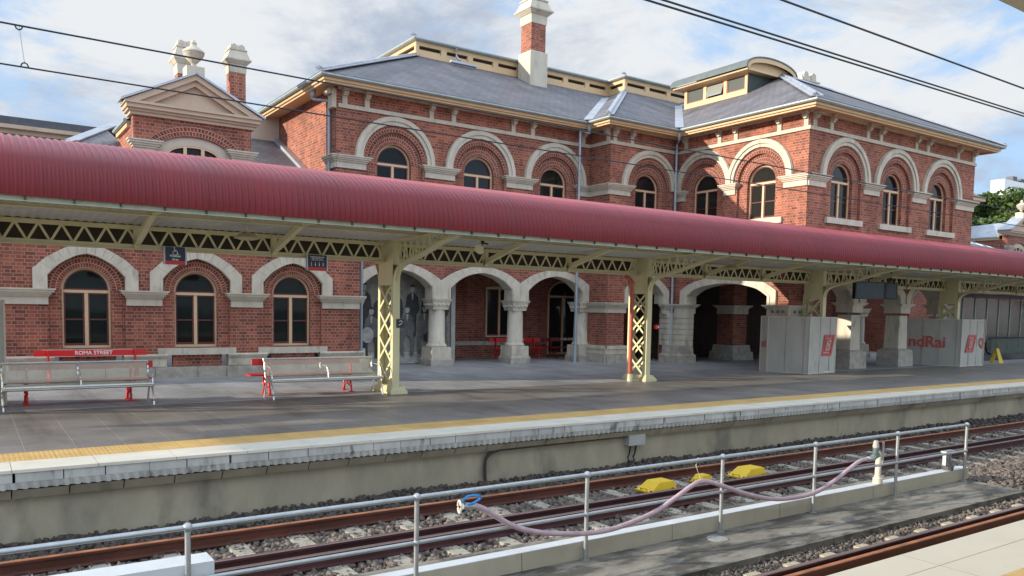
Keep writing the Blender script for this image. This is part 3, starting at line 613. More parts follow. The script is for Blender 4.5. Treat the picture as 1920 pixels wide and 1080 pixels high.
def flash(P,Q,w=.2,name='hip_flashing',lift=.03):
    m=MB(); P=Vector(P); Q=Vector(Q); m.bar(P+Vector((0,0,lift)),Q+Vector((0,0,lift)),w*2,.03); m.tube([P+Vector((0,0,lift+.03)),Q+Vector((0,0,lift+.03))],.05,8); return m.build(name,LEAD,bld)
flash((xl,ym,ZE),(xl+D,yc,zc)); flash((xb,yb,ZE),(xb+Db,ybc,zc),.16); flash((xr,yr,ZE),(xa,ya,za),.2); flash((xe,yr,ZE),(xa,ya,za),.12)
def valley(P,Q,w=.16):
    m=MB(); P=Vector(P);Q=Vector(Q); m.bar(P+Vector((0,0,.035)),Q+Vector((0,0,.035)),w*2,.02); m.build('valley_flashing',LEAD,bld)
valley((xb,ym,ZE+.02),(xb+D*.86,ym+D*.86,rz(D*.86)+.02)); valley((xr,yb,ZE+.02),(xr+5,yb+5,rz(5)+.02))
def acroterion(x,y,z,parent,s=.17):
    m=MB()
    for k,(a,l) in enumerate(((0,.9),(.5,.7),(-.5,.7),(1,.5),(-1,.5))):
        m.tube([(x,y,z),(x+.3*s*a,y-.2*s*a,z+s*l*.6),(x+.55*s*a-.08,y-.3*s*a,z+s*l)],.018,5)
    m.build('ridge_ornament',LEAD,parent)
for p in ((xl,ym,8.74),(xl+D-.12,yc-.12,zc+.66),(xb,yb,8.74),(xr,yr,8.74),(xe,yr,8.74),(xb+Db-.12,ybc-.12,zc+.66)): acroterion(*p,bld)
# clerestory (ridge ventilator) with louvred openings
def clere(F,a,b,z0,n,parent,z1=None):
    z1=z1 or z0+.56; L=b-a; ho=[]
    for i in range(n):
        u0=a+L*i/n+.13; u1=a+L*(i+1)/n-.13; ho.append([(u0,z0+.17),(u0,z1-.16),(u1,z1-.16),(u1,z0+.17)])
    MB().slab(F,[(a,z0-.3),(a,z1),(b,z1),(b,z0-.3)],ho,0,-.12).build('clerestory_wall',TANF,parent)
    m=MB()
    for h in ho:
        m.slab(F,[(h[0][0]-.02,h[0][1]-.02),(h[0][0]-.02,h[1][1]+.02),(h[2][0]+.02,h[1][1]+.02),(h[2][0]+.02,h[0][1]-.02)],[],-.13,0,sides=False)
    m.build('clerestory_recess',CERAM,parent)
    m=MB()
    for h in ho: m.slab(F,[(h[0][0],h[0][1]),(h[0][0],h[0][1]+.10),(h[2][0],h[0][1]+.10),(h[2][0],h[0][1])],[],-.05,-.12)
    m.build('louvre',TANF,parent)
clere(FY(yc-.02),xl+D,xb+D,zc,8,bld); clere(FX(xl+D-.02),yc,36,zc,4,bld); clere(FX(xb+Db-.02),ybc,yc,zc,1,bld); clere(FY(ybc-.02),xb+Db,30.5,zc,4,bld)
zt=zc+.56; e=.16
P=[(xl+D-e,36),(xl+D-e,yc-e),(xb+Db-e,yc-e),(xb+Db-e,ybc-e),(30.7,ybc-e)]
m=MB()
for i in range(4):
    for (d0,z0),(d1,z1) in zip([(.16,zt),(0,zt+.02),(-.03,zt+.06),(-.03,zt+.10),(0,zt+.11),(.9,zt+.22)],[(0,zt+.02),(-.03,zt+.06),(-.03,zt+.10),(0,zt+.11),(.9,zt+.22),(1.6,zt+.26)]):
        def offp(d):
            return [(P[0][0]+d,P[0][1]),(P[1][0]+d,P[1][1]+d),(P[2][0]+d,P[2][1]+d),(P[3][0]+d,P[3][1]+d),(P[4][0],P[4][1]+d)]
        A,B=offp(d0),offp(d1); m.face([(*A[i],z0),(*A[i+1],z0),(*B[i+1],z1),(*B[i],z1)])
m.build('clerestory_roof',GUT,bld)
m=MB().tube([(16.75,yc-.14,zt),(16.75,yc-.14,zc+.25),(16.82,yc-.3,zc+.05)],.05,8); m.bar((16.25,yc-.55,zc-.12),(17.45,yc-.55,zc-.12),.14,.09); m.build('clerestory_downpipe',LEAD,bld)
# chimneys
def chimney(x,y,z0,zb1,zb2,ztop,w,label,parent,d=None):
    d=d or w
    m=MB().frust(x,y,z0,zb1-.06,w*.60,d*.60,w*.60,d*.60).frust(x,y,zb1-.06,zb1,w*.60,d*.60,w*.5,d*.5); b=m.build('chimney',STONEP,parent); 
    MB().box(x-w*.5,x+w*.5,y-d*.5,y+d*.5,zb1-.02,zb2).build('brick_shaft',BRICKU,b)
    m=MB(); h=ztop-zb2
    m.frust(x,y,zb2-.01,zb2+h*.30,w*.53,d*.53,w*.56,d*.56).frust(x,y,zb2+h*.30,zb2+h*.42,w*.60,d*.60,w*.80,d*.80).frust(x,y,zb2+h*.42,zb2+h*.47,w*.82,d*.82,w*.82,d*.82)
    m.frust(x,y,zb2+h*.47,zb2+h*.80,w*.76,d*.76,w*.54,d*.54).frust(x,y,zb2+h*.80,zb2+h*.84,w*.60,d*.60,w*.60,d*.60).frust(x,y,zb2+h*.84,ztop,w*.5,d*.5,w*.44,d*.44)
    for s in (-.25,.25): m.tube([(x+w*s,y-d*.52,ztop-.05),(x+w*s,y+d*.52,ztop-.05)],w*.16,10)
    m.build('chimney_cap',STONEP,b,weld=False)
    return b
chimney(20.15,28.4,10.6,12.75,13.88,15.05,.74,'',bld)
chimney(31.9,23.8,10.0,10.8,11.2,12.75,1.1,'',bld)
# lantern (curved-roof dormer) over the wing
lx0,lx1,ly0,ly1,lz0,lz1=26.1,28.3,21.9,25.3,10.75,11.60
ln=MB().box(lx0+.02,lx1,ly0,ly1,lz0-.8,lz1).build('lantern',M('dark_green_cladding',(.05,.065,.055),.6),bld)
F=FX(lx0); ho=[]
for k in range(3):
    a=ly0+.12+k*1.1; ho.append([(a,lz0+.17),(a,lz1-.12),(a+.94,lz1-.12),(a+.94,lz0+.17)])
MB().slab(F,[(ly0,lz0-.05),(ly0,lz1),(ly1,lz1),(ly1,lz0-.05)],ho,.03,-.05).build('lantern_frame',TANF,ln)
for i,h in enumerate(ho):
    t=.07 if i!=1 else .22
    f=MB(); f.slab(F,[(p[0],p[1]) for p in h],[[(h[0][0]+.05,h[0][1]+.05),(h[0][0]+.05,h[1][1]-.05),(h[2][0]-.05,h[1][1]-.05),(h[2][0]-.05,h[0][1]+.05)]],.0,-.04); f=f.build('lantern_window',M('maroon_frame',(.25,.07,.05),.5),ln)
    MB().face([F(h[0][0]+.03,h[0][1]+.03,-.0+(t-.07)),F(h[0][0]+.03,h[1][1]-.03,-.02),F(h[2][0]-.03,h[1][1]-.03,-.02),F(h[2][0]-.03,h[0][1]+.03,-.0+(t-.07))]) 
    q=MB(); q.face([F(h[0][0]+.04,h[0][1]+.04,-.02+(t-.07)),F(h[0][0]+.04,h[1][1]-.04,-.022),F(h[2][0]-.04,h[1][1]-.04,-.022),F(h[2][0]-.04,h[0][1]+.04,-.02+(t-.07))]); q.build('lantern_pane',GLASSL,ln)
m=MB(); n=16; xa0,xa1=lx0-.45,lx1+.45; cx=(xa0+xa1)/2; hw=(xa1-xa0)/2
def lr(t,o=0): return (cx-(hw+o)*math.cos(math.pi*t), lz1+.02+(.52+o)*math.sin(math.pi*t)**.8)
for i in range(n):
    a,b=lr(i/n),lr((i+1)/n); c,d=lr(i/n,.06),lr((i+1)/n,.06)
    m.face([(c[0],ly0-.35,c[1]),(d[0],ly0-.35,d[1]),(d[0],ly1+.4,d[1]),(c[0],ly1+.4,c[1])]); m.face([(a[0],ly0-.35,a[1]),(b[0],ly0-.35,b[1]),(d[0],ly0-.35,d[1]),(c[0],ly0-.35,c[1])])
m.build('lantern_roof',M('dark_lead_roof',(.105,.125,.125),.65,0,var=.2),ln)
m=MB()
for i in range(n):
    a,b=lr(i/n,-.005),lr((i+1)/n,-.005); a2,b2=lr(i/n,-.16),lr((i+1)/n,-.16); zz=lz1+.02
    m.face([(a[0],ly0-.33,a[1]),(b[0],ly0-.33,b[1]),(b2[0],ly0-.33,max(zz-.02,b2[1]-.02)),(a2[0],ly0-.33,max(zz-.02,a2[1]-.02))])
m.slab(FY(ly0-.15),[(xa0+.15,lz1-.02)]+[ (lr(i/n,-.12)[0],max(lz1,lr(i/n,-.12)[1])) for i in range(n+1)]+[(xa1-.15,lz1-.02)],[],0,0,sides=False)
m.box(xa0+.05,xa1-.05,ly0-.3,ly1+.35,lz1-.06,lz1+.02); m.build('lantern_pediment',TANF,ln)
# downpipes
def downpipe(x,y,z1,parent,z0=0,head=None):
    m=MB().tube([(x,y,z0),(x,y,z1)],.048,10)
    for z in np.arange(z0+1,z1,1.9): m.tube([(x,y,z),(x,y,z+.06)],.06,10)
    if z0==0: m.tube([(x-.02,y-.02,0),(x-.02,y-.02,.62)],.065,10)
    if head: m.tube(catmull([(x,y,z1-.02),(x,y-.05,z1+.1),(head[0],head[1],head[2]-.12),head],4),.045,10); m.lathe(head[0],head[1],[(.07,head[2]-.02),(.10,head[2]+.12),(.10,head[2]+.2)],10)
    m.build('downpipe',PIPE,parent,smooth=True)
downpipe(18.62,YB+.75,8.35,bld,head=(18.85,22.95,8.46)); downpipe(22.66,YB-.13,8.3,bld,head=(22.25,21.8,8.46)); downpipe(9.38,24.0,8.1,bld,3.5,head=(9.0,24.35,8.4))
downpipe(10.22,YA-.10,3.6,bld)
# ---------------- ground floor arcade
JNT=M('stone_joint',(.26,.23,.19),.9)
def low_arch(F,c,outer,inner,zcap,parent,n=.06,thick=-.45,name='stone_arch'):
    o=[(a,z) for a,z in outer]; i=[(a,z) for a,z in inner]
    L=[(c-a,z) for a,z in o]+[(c+a,z) for a,z in o[::-1] if a>1e-6]
    I=[(c-a,z) for a,z in i]+[(c+a,z) for a,z in i[::-1] if a>1e-6]
    jm=[]; m=MB().slab(F,L+I[::-1],[],n,thick)
    for k in range(1,12):
        f=k/12; P=[]
        for Q in (L[1:-1],I[1:-1]):
            d=[0]
            for a,b in zip(Q,Q[1:]): d.append(d[-1]+math.hypot(b[0]-a[0],b[1]-a[1]))
            t=f*d[-1]; i=max(j for j in range(len(d)) if d[j]<=t); i=min(i,len(Q)-2); w=(t-d[i])/(d[i+1]-d[i]+1e-9); P.append((Q[i][0]+(Q[i+1][0]-Q[i][0])*w,Q[i][1]+(Q[i+1][1]-Q[i][1])*w))
        (x0,z0),(x1,z1)=P; e=.006; m.face([F(x0-e,z0-.004,n+.0012),F(x0+e,z0-.004,n+.0012),F(x1+e,z1+.004,n+.0012),F(x1-e,z1+.004,n+.0012)]); jm.append([F(x0-e,z0-.004,n+.0016),F(x0+e,z0-.004,n+.0016),F(x1+e,z1+.004,n+.0016),F(x1-e,z1+.004,n+.0016)])
    I2=[(c+(u-c)*1.07,z+.05*(1 if z>2.6 else 0)) for u,z in I]
    m.slab(F,I2+[(c+(u-c)*1.02,z+.012) for u,z in I][::-1],[],n+.025,n-.01)
    o=m.build(name,STONE,parent); q=MB()
    for f_ in jm: q.face(f_)
    q.build('mortar_joints',JNT,o); return o
def densify(P,n=3):
    o=catmull([Vector((a,z,0)) for a,z in P],n); return [(max(0,p.x),p.y) for p in o]
OUT=[(1.6,2.24),(1.6,2.84)]+densify([(1.6,2.84),(1.2,3.08),(.8,3.24),(.4,3.34),(0,3.385)])[1:]
INN=[(1.24,2.24),(1.24,2.60)]+densify([(1.24,2.60),(.92,2.86),(.55,3.04),(.2,3.12),(0,3.14)])[1:]
F=FY(YA)
def awall(F,a,b,z1,opens,parent,thick=-.45,mat=BRICK,z0=0):
    # wall over pointed openings: each opening = (centre, outer outline)
    holes=[]; loop=[(a,z0)]
    top=[(b,z1),(a,z1)]
    for c,o in opens:
        loop+= [(c-u,z) for u,z in [(o[0][0],z0)]+o]+[(c+u,z) for u,z in (o[::-1])[1:] ]+[(c+o[0][0],z0)]
    loop+=[(b,z0)]+top
    return MB().slab(F,loop,[],0,thick,rim=True).build('brick_wall',mat,parent)
OUTW=[(1.59,2.24)]+OUT[1:]; OUTW=[(min(a,1.59),z-.03) for a,z in OUTW]
awall(F,9.6,19.5,3.9,[(11.5,OUTW),(14.7,OUTW),(17.9,OUTW)],bld)
for c in (11.5,14.7,17.9): low_arch(F,c,[(min(a,1.598),z) for a,z in OUT],INN,2.24,bld)
def column(x,y,parent,shaft=.29,mat=STONE):
    b=MB().lathe(x,y,[(shaft+.05,.62),(shaft+.07,.66),(shaft+.04,.71),(shaft,.76),(shaft-.02,1.9)],24).build('column',mat,parent,smooth=True)
    m=MB().frust(x,y,1.88,1.92,shaft,shaft,shaft,shaft).frust(x,y,1.92,2.12,shaft*.98,shaft*.98,shaft+.05,shaft+.05).frust(x,y,2.12,2.17,shaft+.055,shaft+.055,shaft+.055,shaft+.055).frust(x,y,2.17,2.24,shaft+.08,shaft+.08,shaft+.10,shaft+.10)
    for k in range(4):
        dx=(k-1.5)*.16
        m.sphere((x+dx,y-shaft-.05,2.04),.04,8); m.sphere((x-shaft-.05,y+dx,2.04),.04,8)
    m.build('capital',mat,b)
    MB().frust(x,y,.24,.62,shaft+.08,shaft+.08,shaft+.07,shaft+.07).build('plinth_block',mat,b)
    m=MB().frust(x,y,-.01,.20,shaft+.13,shaft+.13,shaft+.13,shaft+.13).frust(x,y,.20,.26,shaft+.13,shaft+.13,shaft+.09,shaft+.09); m.build('rock_faced_base',STONER,b)
for x in (13.1,16.3,19.35): column(x,YA+.26,bld)
column(10.0,YA+.26,bld)
# bay ground floor pier and arch
def plinthband(F,a,b,parent,ea=0,eb=0,zt=.64,mid=.33):
    m=MB(); m.slab(F,[(a,mid),(a,zt),(b,zt),(b,mid)],[],.09,-.05); m.slab(F,[(a,zt-.11),(a,zt+.01),(b,zt+.01),(b,zt-.11)],[],.13,-.05); m.build('plinth_course',STONE,parent)
    MB().slab(F,[(a,0),(a,mid-.01),(b,mid-.01),(b,0)],[],.15,-.05).build('rock_faced_base',STONER,parent)
OB=[(1.13,2.24),(1.13,2.72)]+densify([(1.13,2.72),(.9,2.95),(.6,3.15),(.3,3.3),(0,3.37)])[1:]
IB=[(.84,2.24),(.84,2.56)]+densify([(.84,2.56),(.62,2.8),(.4,2.95),(.2,3.05),(0,3.10)])[1:]
F=FY(YB-.02); awall(F,19.454,XR-.01,3.9,[(21.42,[(a-.01,z-.02) for a,z in OB])],bld); low_arch(F,21.42,OB,IB,2.24,bld)
impost(F,19.45,20.36,bld,zt=2.24,ea=False); plinthband(F,19.4,20.38,bld)
F2=FX(19.45); MB().slab(F2,[(YB+.0,0),(YB+.0,3.9),(YA+.3,3.9),(YA+.3,0)],[],0,-.4).build('brick_wall',BRICK,bld)
impost(F2,YB,YA,bld,zt=2.24,ea=True,eb=False); plinthband(F2,YB-.1,YA,bld)
impost(F,22.3,XR-.1,bld,zt=2.24,ea=True,eb=False)
# wing return: wide low arch with rusticated pier
F=FX(XR-.004); cw=19.8
OW=[(2.22,2.24),(2.22,2.74)]+densify([(2.22,2.74),(1.75,3.0),(1.2,3.15),(.6,3.23),(0,3.26)])[1:]
IW=[(1.86,2.24),(1.86,2.54)]+densify([(1.86,2.54),(1.45,2.78),(1.0,2.9),(.5,2.97),(0,3.0)])[1:]
awall(F,YRL+.006,YB-.02,3.9,[(cw,[(a-.01,z-.02) for a,z in OW])],bld); low_arch(F,cw,OW,IW,2.24,bld,n=.09)
m=MB()
for k in range(6):
    z0=.64+k*.21; m.box(XR-.09,XR+.36,21.68,22.3,z0+.008,z0+.202); m.box(22.46,XR-.095,22.3,YB+.3,z0+.008,z0+.202)
m.build('rusticated_pier',STONE,bld)
MB().box(XR-.02,XR+.3,21.72,22.45,.3,1.9).build('pier_core',STONER,bld)
m=MB().frust(22.76,22.02,0,.28,.5,.5,.5,.5).frust(22.76,22.02,.28,.34,.5,.5,.42,.44).frust(22.76,22.02,.34,.64,.42,.44,.40,.42); m.build('pier_base',STONER,bld)
def boxcap(x0,x1,y0,y1,zt,parent,ros=()):
    m=MB()
    for z0,z1,e in ((zt-.36,zt-.12,.03),(zt-.12,zt-.07,.08),(zt-.07,zt-.03,.13),(zt-.03,zt,.16)): m.box(x0-e,x1+e,y0-e,y1+e,z0,z1)
    c=m.build('pier_cap',STONE,parent)
    if ros:
        q=MB()
        for p in ros: q.sphere(p,.055,8)
        q.build('rosette',M('dark_stone_rosette',(.24,.21,.15),.9),c)  # rosettes darker than the cap stone
boxcap(XR-.05,XR+.4,21.7,22.3,2.24,bld)
boxcap(XR-.03,24.1,YRL-.02,17.92,2.24,bld,[(XR-.09,17.25+.22*k,2.02) for k in range(3)]+[(23.15+.25*k,YRL-.07,2.02) for k in range(4)])
MB().box(XR+.02,24.05,YRL+.02,17.88,0,1.9).build('brick_pier',BRICK,bld)
# wing front arcade (piers + deep arches)
F=FY(YRL); P1,P2=26.85,30.0
OF=[(1.5,2.4),(1.5,2.75)]+densify([(1.5,2.75),(1.2,3.02),(.8,3.2),(.4,3.3),(0,3.34)])[1:]
IFn=[(1.12,2.4),(1.12,2.6)]+densify([(1.12,2.6),(.85,2.84),(.5,3.0),(.2,3.07),(0,3.09)])[1:]
cfs=[25.32,28.42,31.5]
awall(F,XR+.002,XE,3.9,[(c,[(a-.01,z-.02) for a,z in OF]) for c in cfs],bld,z0=2.38)
for c in cfs: low_arch(F,c,OF,IFn,2.4,bld,thick=-.6)
for x in (P1,P2,33.1):
    b=MB().frust(x,YRL+.32,.66,1.95,.30,.30,.27,.28).build('column',STONE,bld); boxcap(x-.3,x+.3,YRL,YRL+.62,2.40,bld)
    MB().frust(x,YRL+.32,0,.60,.52,.46,.50,.44).frust(x,YRL+.32,.60,.68,.5,.44,.32,.32).build('rock_faced_base',STONER,b)
DARKW=brickmat('shade_darkened_brick',(.055,.028,.020),(.035,.018,.014),(.05,.035,.03),.235,.086,.009,.5)  # brick copy with the undercroft's shade put into its colour
# interior of the arcade and undercroft
MB().box(9.9,XR,26.5,26.8,0,3.9).build('brick_wall',BRICK,bld)
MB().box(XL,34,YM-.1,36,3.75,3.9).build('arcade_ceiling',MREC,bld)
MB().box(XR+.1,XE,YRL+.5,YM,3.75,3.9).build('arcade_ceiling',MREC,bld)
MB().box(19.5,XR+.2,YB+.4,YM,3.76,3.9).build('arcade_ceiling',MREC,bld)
F=FY(26.49); frame_window(F,17.35,.62,.82,2.75,.05,bld,nf=.09)
MB().slab(F,[(14.1,.50),(14.1,.66),(18.4,.66),(18.4,.50)],[],.06,0).build('stone_band',STONER,bld)
frame_window(F,20.5,.75,.1,2.5,.6,bld,GLASS,nf=.09,sash=SASH)
for (x,y,w) in ((26.3,22.4,.42),(29.6,22.4,.4)):
    MB().box(x-w,x+w,y-w,y+w,.6,1.9).build('brick_pier',BRICK,bld); boxcap(x-w,x+w,y-w,y+w,2.25,bld); MB().frust(x,y,0,.34,w+.22,w+.22,w+.2,w+.2).frust(x,y,.34,.62,w+.14,w+.14,w+.1,w+.1).build('pier_base',STONER,bld)
    MB().box(x-w+.03,x+w-.03,y-w+.03,y+w-.03,2.25,3.75).build('brick_pier',BRICK,bld)
column(33.5,21.3,bld,.30)
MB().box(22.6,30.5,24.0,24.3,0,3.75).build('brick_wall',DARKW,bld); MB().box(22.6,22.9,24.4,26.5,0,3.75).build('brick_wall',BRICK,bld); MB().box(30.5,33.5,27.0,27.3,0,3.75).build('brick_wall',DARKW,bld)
# ================================================================== WEST WING (single storey)
ww=thing('station_wing','single-storey red brick wing with pedimented gable left of the two-storey block','building',(5,24,0))
YW=22.15; cw3=[2.47,5.04,7.61]; F=FY(YW)
holes=[]
for c in cw3:
    hole=[(c-.84,.80)]+[(c-a,z) for a,z in IB]+[(c+a,z) for a,z in IB[::-1] if a>1e-6]+[(c+.84,.80)]
    hole=[(c+(u-c),z) for u,z in hole]; holes.append(hole)
MB().slab(F,[(-.2,.6),(-.2,4.3),(9.62,4.3),(9.62,.6)],holes,0,-.1).build('brick_wall',BRICK,ww)
MB().box(9.2,9.62,YW+.001,YA,0,3.9).build('brick_wall',BRICK,ww); MB().box(-.2,.1,YW+.001,34,0,4.1).build('brick_wall',BRICKU,ww)
for c in cw3:
    low_arch(F,c,OB and [(1.15 if a>1.1 else a,z) for a,z in OB],IB,2.24,ww,thick=-.09)
    m=MB()
    for a,b in ((c-.845,c-.54),(c+.54,c+.845)): MB().slab(F,[(a,.78),(a,2.23),(b,2.23),(b,.78)],[],-.085,-.28).build('recessed_jamb',BRICK,ww)
    def outr(t,c=c):
        dx,dz=math.cos(t),math.sin(t); best=1.2
        L=[(a,z-2.23) for a,z in IB]
        for (a0,z0),(a1,z1) in zip(L,L[1:]):
            # intersection of ray (|dx|,dz) with segment
            X=abs(dx); den=X*(z1-z0)-dz*(a1-a0)
            if abs(den)<1e-9: continue
            s=(a0*(z1-z0)-z0*(a1-a0))/den; u=(s*X-a0)/(a1-a0) if abs(a1-a0)>1e-6 else (s*dz-z0)/(z1-z0)
            if -.02<=u<=1.02 and s>0: best=min(best,s)
        return best+.012
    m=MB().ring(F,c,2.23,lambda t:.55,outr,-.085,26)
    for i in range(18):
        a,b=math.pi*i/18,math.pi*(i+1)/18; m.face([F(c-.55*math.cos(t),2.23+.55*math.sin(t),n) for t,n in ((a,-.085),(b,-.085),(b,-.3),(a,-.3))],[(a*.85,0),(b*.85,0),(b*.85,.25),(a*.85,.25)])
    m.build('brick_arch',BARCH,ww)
    frame_window(F,c,.55,.80,2.22,.56,ww,GLASSG,nf=-.2,meet=1.5)
    MB().slab(F,[(c-.98,.60),(c-.98,.77),(c+.98,.77),(c+.98,.60)],[],.10,-.3).build('window_sill',STONE,ww)
    MB().slab(F,[(c-.62,.30),(c-.62,.61),(c+.62,.61),(c+.62,.30)],[],.02,-.1).build('brick_apron',BRICK,ww)
for a,b in ((.0,1.64),(3.34,4.18),(5.90,6.76),(8.46,9.60)):
    impost(F,a,b,ww,zt=2.24,ea=a>.2,eb=True,name='impost_block')
    m=MB(); m.slab(F,[(a-.08,.30),(a-.08,.53),(b+.08,.53),(b+.08,.30)],[],.09,-.1); m.slab(F,[(a-.10,.525),(a-.10,.62),(b+.10,.62),(b+.10,.525)],[],.12,-.1); m.tube([F(a-.1,.585,.105),F(b+.1,.585,.105)],.045,8); m.build('plinth_course',STONE,ww)
m=MB(); x=-.2
while x<9.6:
    w=random.uniform(.7,1.3); x1=min(x+w,9.66); m.slab(F,[(x,0),(x,.29),(x1-.01,.29),(x1-.01,0)],[],.13+random.uniform(0,.02),-.1); x=x1
    if x1>=9.66: break
m.build('rock_faced_base',STONER,ww)
# roof of the wing
ze=4.2; ye=21.75; yr2=29.2; zr=7.9; k2=(zr-ze)/(yr2-ye)
m=MB(); kk=math.hypot(1,k2); xh=4.62
HP=[(-.4,ye,4.6),(2.4,24.2,6.1),(xh,yr2,zr)]
m.face([(3.5,ye,ze),(XL,ye,ze),(XL,yr2,zr),(xh,yr2,zr)],[(p[0],p[1]*kk) for p in [(3.5,ye),(XL,ye),(XL,yr2),(xh,yr2)]])
for P in ([HP[0],(3.56,ye,4.75),(3.56,24.2,6.25),HP[1]],[HP[1],(3.56,24.2,6.25),(3.56,26.8,7.04),HP[2]]): m.face(P,[(p[0],p[1]*kk) for p in P])
WP=[HP[0],HP[1],HP[2],(xh,yr2+.5,zr-.4),(-.4,yr2+.5,4.2)]; m.face(WP,[(p[1],p[0]*kk) for p in WP]); m.face([HP[2],(XL,yr2,zr),(XL,34,5.4),(xh,34,5.4)])
m.build('slate_roof',SLATE,ww)
m=MB().bar(Vector(HP[0])+Vector((0,0,.04)),Vector(HP[1])+Vector((0,0,.04)),.34,.04); m.bar(Vector(HP[1])+Vector((0,0,.04)),Vector(HP[2])+Vector((0,0,.04)),.34,.04); m.bar((xh,yr2,zr+.05),(XL,yr2,zr+.05),.35,.05); m.bar((XL-.12,ye,ze+.05),(XL-.12,yr2,zr+.05),.2,.12); m.build('ridge_flashing',LEAD,ww)
MB().box(7.0,XL-.02,yr2-.3,yr2+.2,zr-.3,zr+.7).build('parapet',BEI,ww)
# pedimented gable
def gable(parent,gx,YG,small=False):
    F=FY(YG); hw=1.45
    so=[(gx-.95,5.2)]+[(gx-.95*math.cos(math.pi*i/14),5.72+.50*math.sin(math.pi*i/14)) for i in range(15)]+[(gx+.95,5.2)]
    MB().slab(F,[(gx-hw,3.5),(gx-hw,6.66),(gx+hw,6.66),(gx+hw,3.5)],[so],0,-.3).build('gable_wall',BRICK,parent)
    m=MB(); n=18
    for i in range(n):
        a,b=R(28+124*i/n),R(28+124*(i+1)/n); P=[];U=[]
        for t,r in ((a,0),(a,.25),(b,.25),(b,0)):
            P.append(F(gx-(1.08+r)*math.cos(t),5.52+(.74+r)*math.sin(t)*.98,.02)); U.append((t*1.2,r))
        m.face(P,U)
    m.build('brick_arch',BARCH,parent)
    si=[(gx-.66,5.2)]+[(gx-.66*math.cos(math.pi*i/14),5.74+.26*math.sin(math.pi*i/14)) for i in range(15)]+[(gx+.66,5.2)]
    MB().slab(F,so,[si],-.05,-.2).build('arch_panel',BEI,parent)
    w=MB(); w.slab(F,si,[[(gx+(u-gx)*.92,min(z,5.72+(z-5.72)*.86)) for u,z in si]],-.06,-.2)
    for s in (-.22,.22): w.slab(F,[(gx+s-.04,5.2),(gx+s-.04,5.98),(gx+s+.04,5.98),(gx+s+.04,5.2)],[],-.055,-.2)
    w=w.build('window',TAN,parent); MB().slab(F,si,[],-.16,0,sides=False).build('pane',GLASS,w)
    for a,b in ((gx-hw,gx-.93),(gx+.93,gx+hw)): impost(F,a,b,parent,zt=6.0)
    # cornice + raking cornice
    for z0,z1,n_,e in ((6.60,6.68,.08,.08),(6.68,6.74,.14,.14),(6.74,6.84,.22,.18),(6.84,6.90,.27,.22)):
        MB().slab(F,[(gx-hw-e,z0),(gx-hw-e,z1),(gx+hw+e,z1),(gx+hw+e,z0)],[],n_,-.5).build('cornice',TANS,parent)
    H=.86; e=.20
    tri=[(gx-hw-e,6.90),(gx,6.90+H),(gx+hw+e,6.90)]; t2=[(gx-hw+.42,6.905),(gx,6.90+H*.68),(gx+hw-.42,6.905)]
    m=MB().slab(F,tri+t2[::-1],[],.25,-.5)
    t3=[(gx-hw+.10,6.90),(gx,6.90+H*.84),(gx+hw-.10,6.90)]; m2_=MB().slab(F,t3+t2[::-1],[],.16,-.3)
    m3=MB().slab(F,[(gx-hw,6.88),(gx,6.88+H*.8),(gx+hw,6.88)],[],.03,-.45)
    # step profile: outer moulding narrower
    m=MB().slab(F,tri+t3[::-1],[],.25,-.5); m.build('raking_cornice',TANS,parent); m2_.build('raking_moulding',TANS,parent); m3.build('tympanum',TANS,parent)
    r=MB()
    for s in (-1,1): r.face([(gx+s*(hw+.3),YG-.28,6.90),(gx,YG-.28,6.93+H),(gx,YG+.45,6.93+H),(gx+s*(hw+.3),YG+.45,6.90)],[(YG-.28,0),(YG-.28,1.8),(YG+5.5,1.8),(YG+5.5,0)]); r.bar((gx+s*(hw+.3),YG-.28,6.90),(gx,YG-.28,6.93+H),.06,.05)
    for s in (-1,1): r.face([(gx+s*(hw+.08),YG+.45,6.55),(gx,YG+.45,7.5),(gx,YG+4.6,7.3),(gx+s*(hw+.08),YG+2.3,6.5)],[(YG,0),(YG,1.8),(YG+5.5,1.8),(YG+5.5,0)])
    r.build('gable_roof',LEAD,parent)
    for s in (-1,1):
        g=MB().box(min(gx+s*(hw-.1),gx+s*(hw+.08)),max(gx+s*(hw-.1),gx+s*(hw+.08)),YG+.45,YG+2.2,6.36,6.52); g.build('side_fascia',TANF,parent)
        g=MB().tube([(gx+s*(hw+.12),YG+.42,6.52),(gx+s*(hw+.12),YG+2.2,6.52)],.05,8); g.build('side_gutter',GUT,parent)
        MB().box(min(gx+s*(hw-.3),gx+s*hw),max(gx+s*(hw-.3),gx+s*hw),YG+.31,YG+4.5,3.5,6.4).build('side_wall',BRICKU,parent)
    m=MB().box(gx-.22,gx+.22,YG-.2,YG+.24,6.8+H,7.12+H)
    u=MB().lathe(gx,YG+.02,[(.10,7.12+H-.12),(.13,7.1+H),(.07,7.16+H),(.06,7.22+H),(.20,7.36+H),(.26,7.46+H),(.24,7.47+H),(.27,7.50+H),(.27,7.53+H),(.16,7.62+H),(.10,7.66+H),(.07,7.70+H),(.085,7.74+H),(.04,7.82+H),(.01,7.84+H)],20)
    o=m.build('urn_pedestal',STONEP,parent); u.build('urn',STONEP,o,smooth=True)
TANS=M('tan_stucco',(.50,.375,.27),.75,var=.08,vs=2,dirt=(.34,.27,.2,.62,.5))
gable(ww,5.0,22.1)
chimney(5.38,25.0,5.4,7.2,8.50,9.42,.42,'',ww); chimney(6.86,25.0,5.4,7.2,8.80,9.60,.44,'',ww)
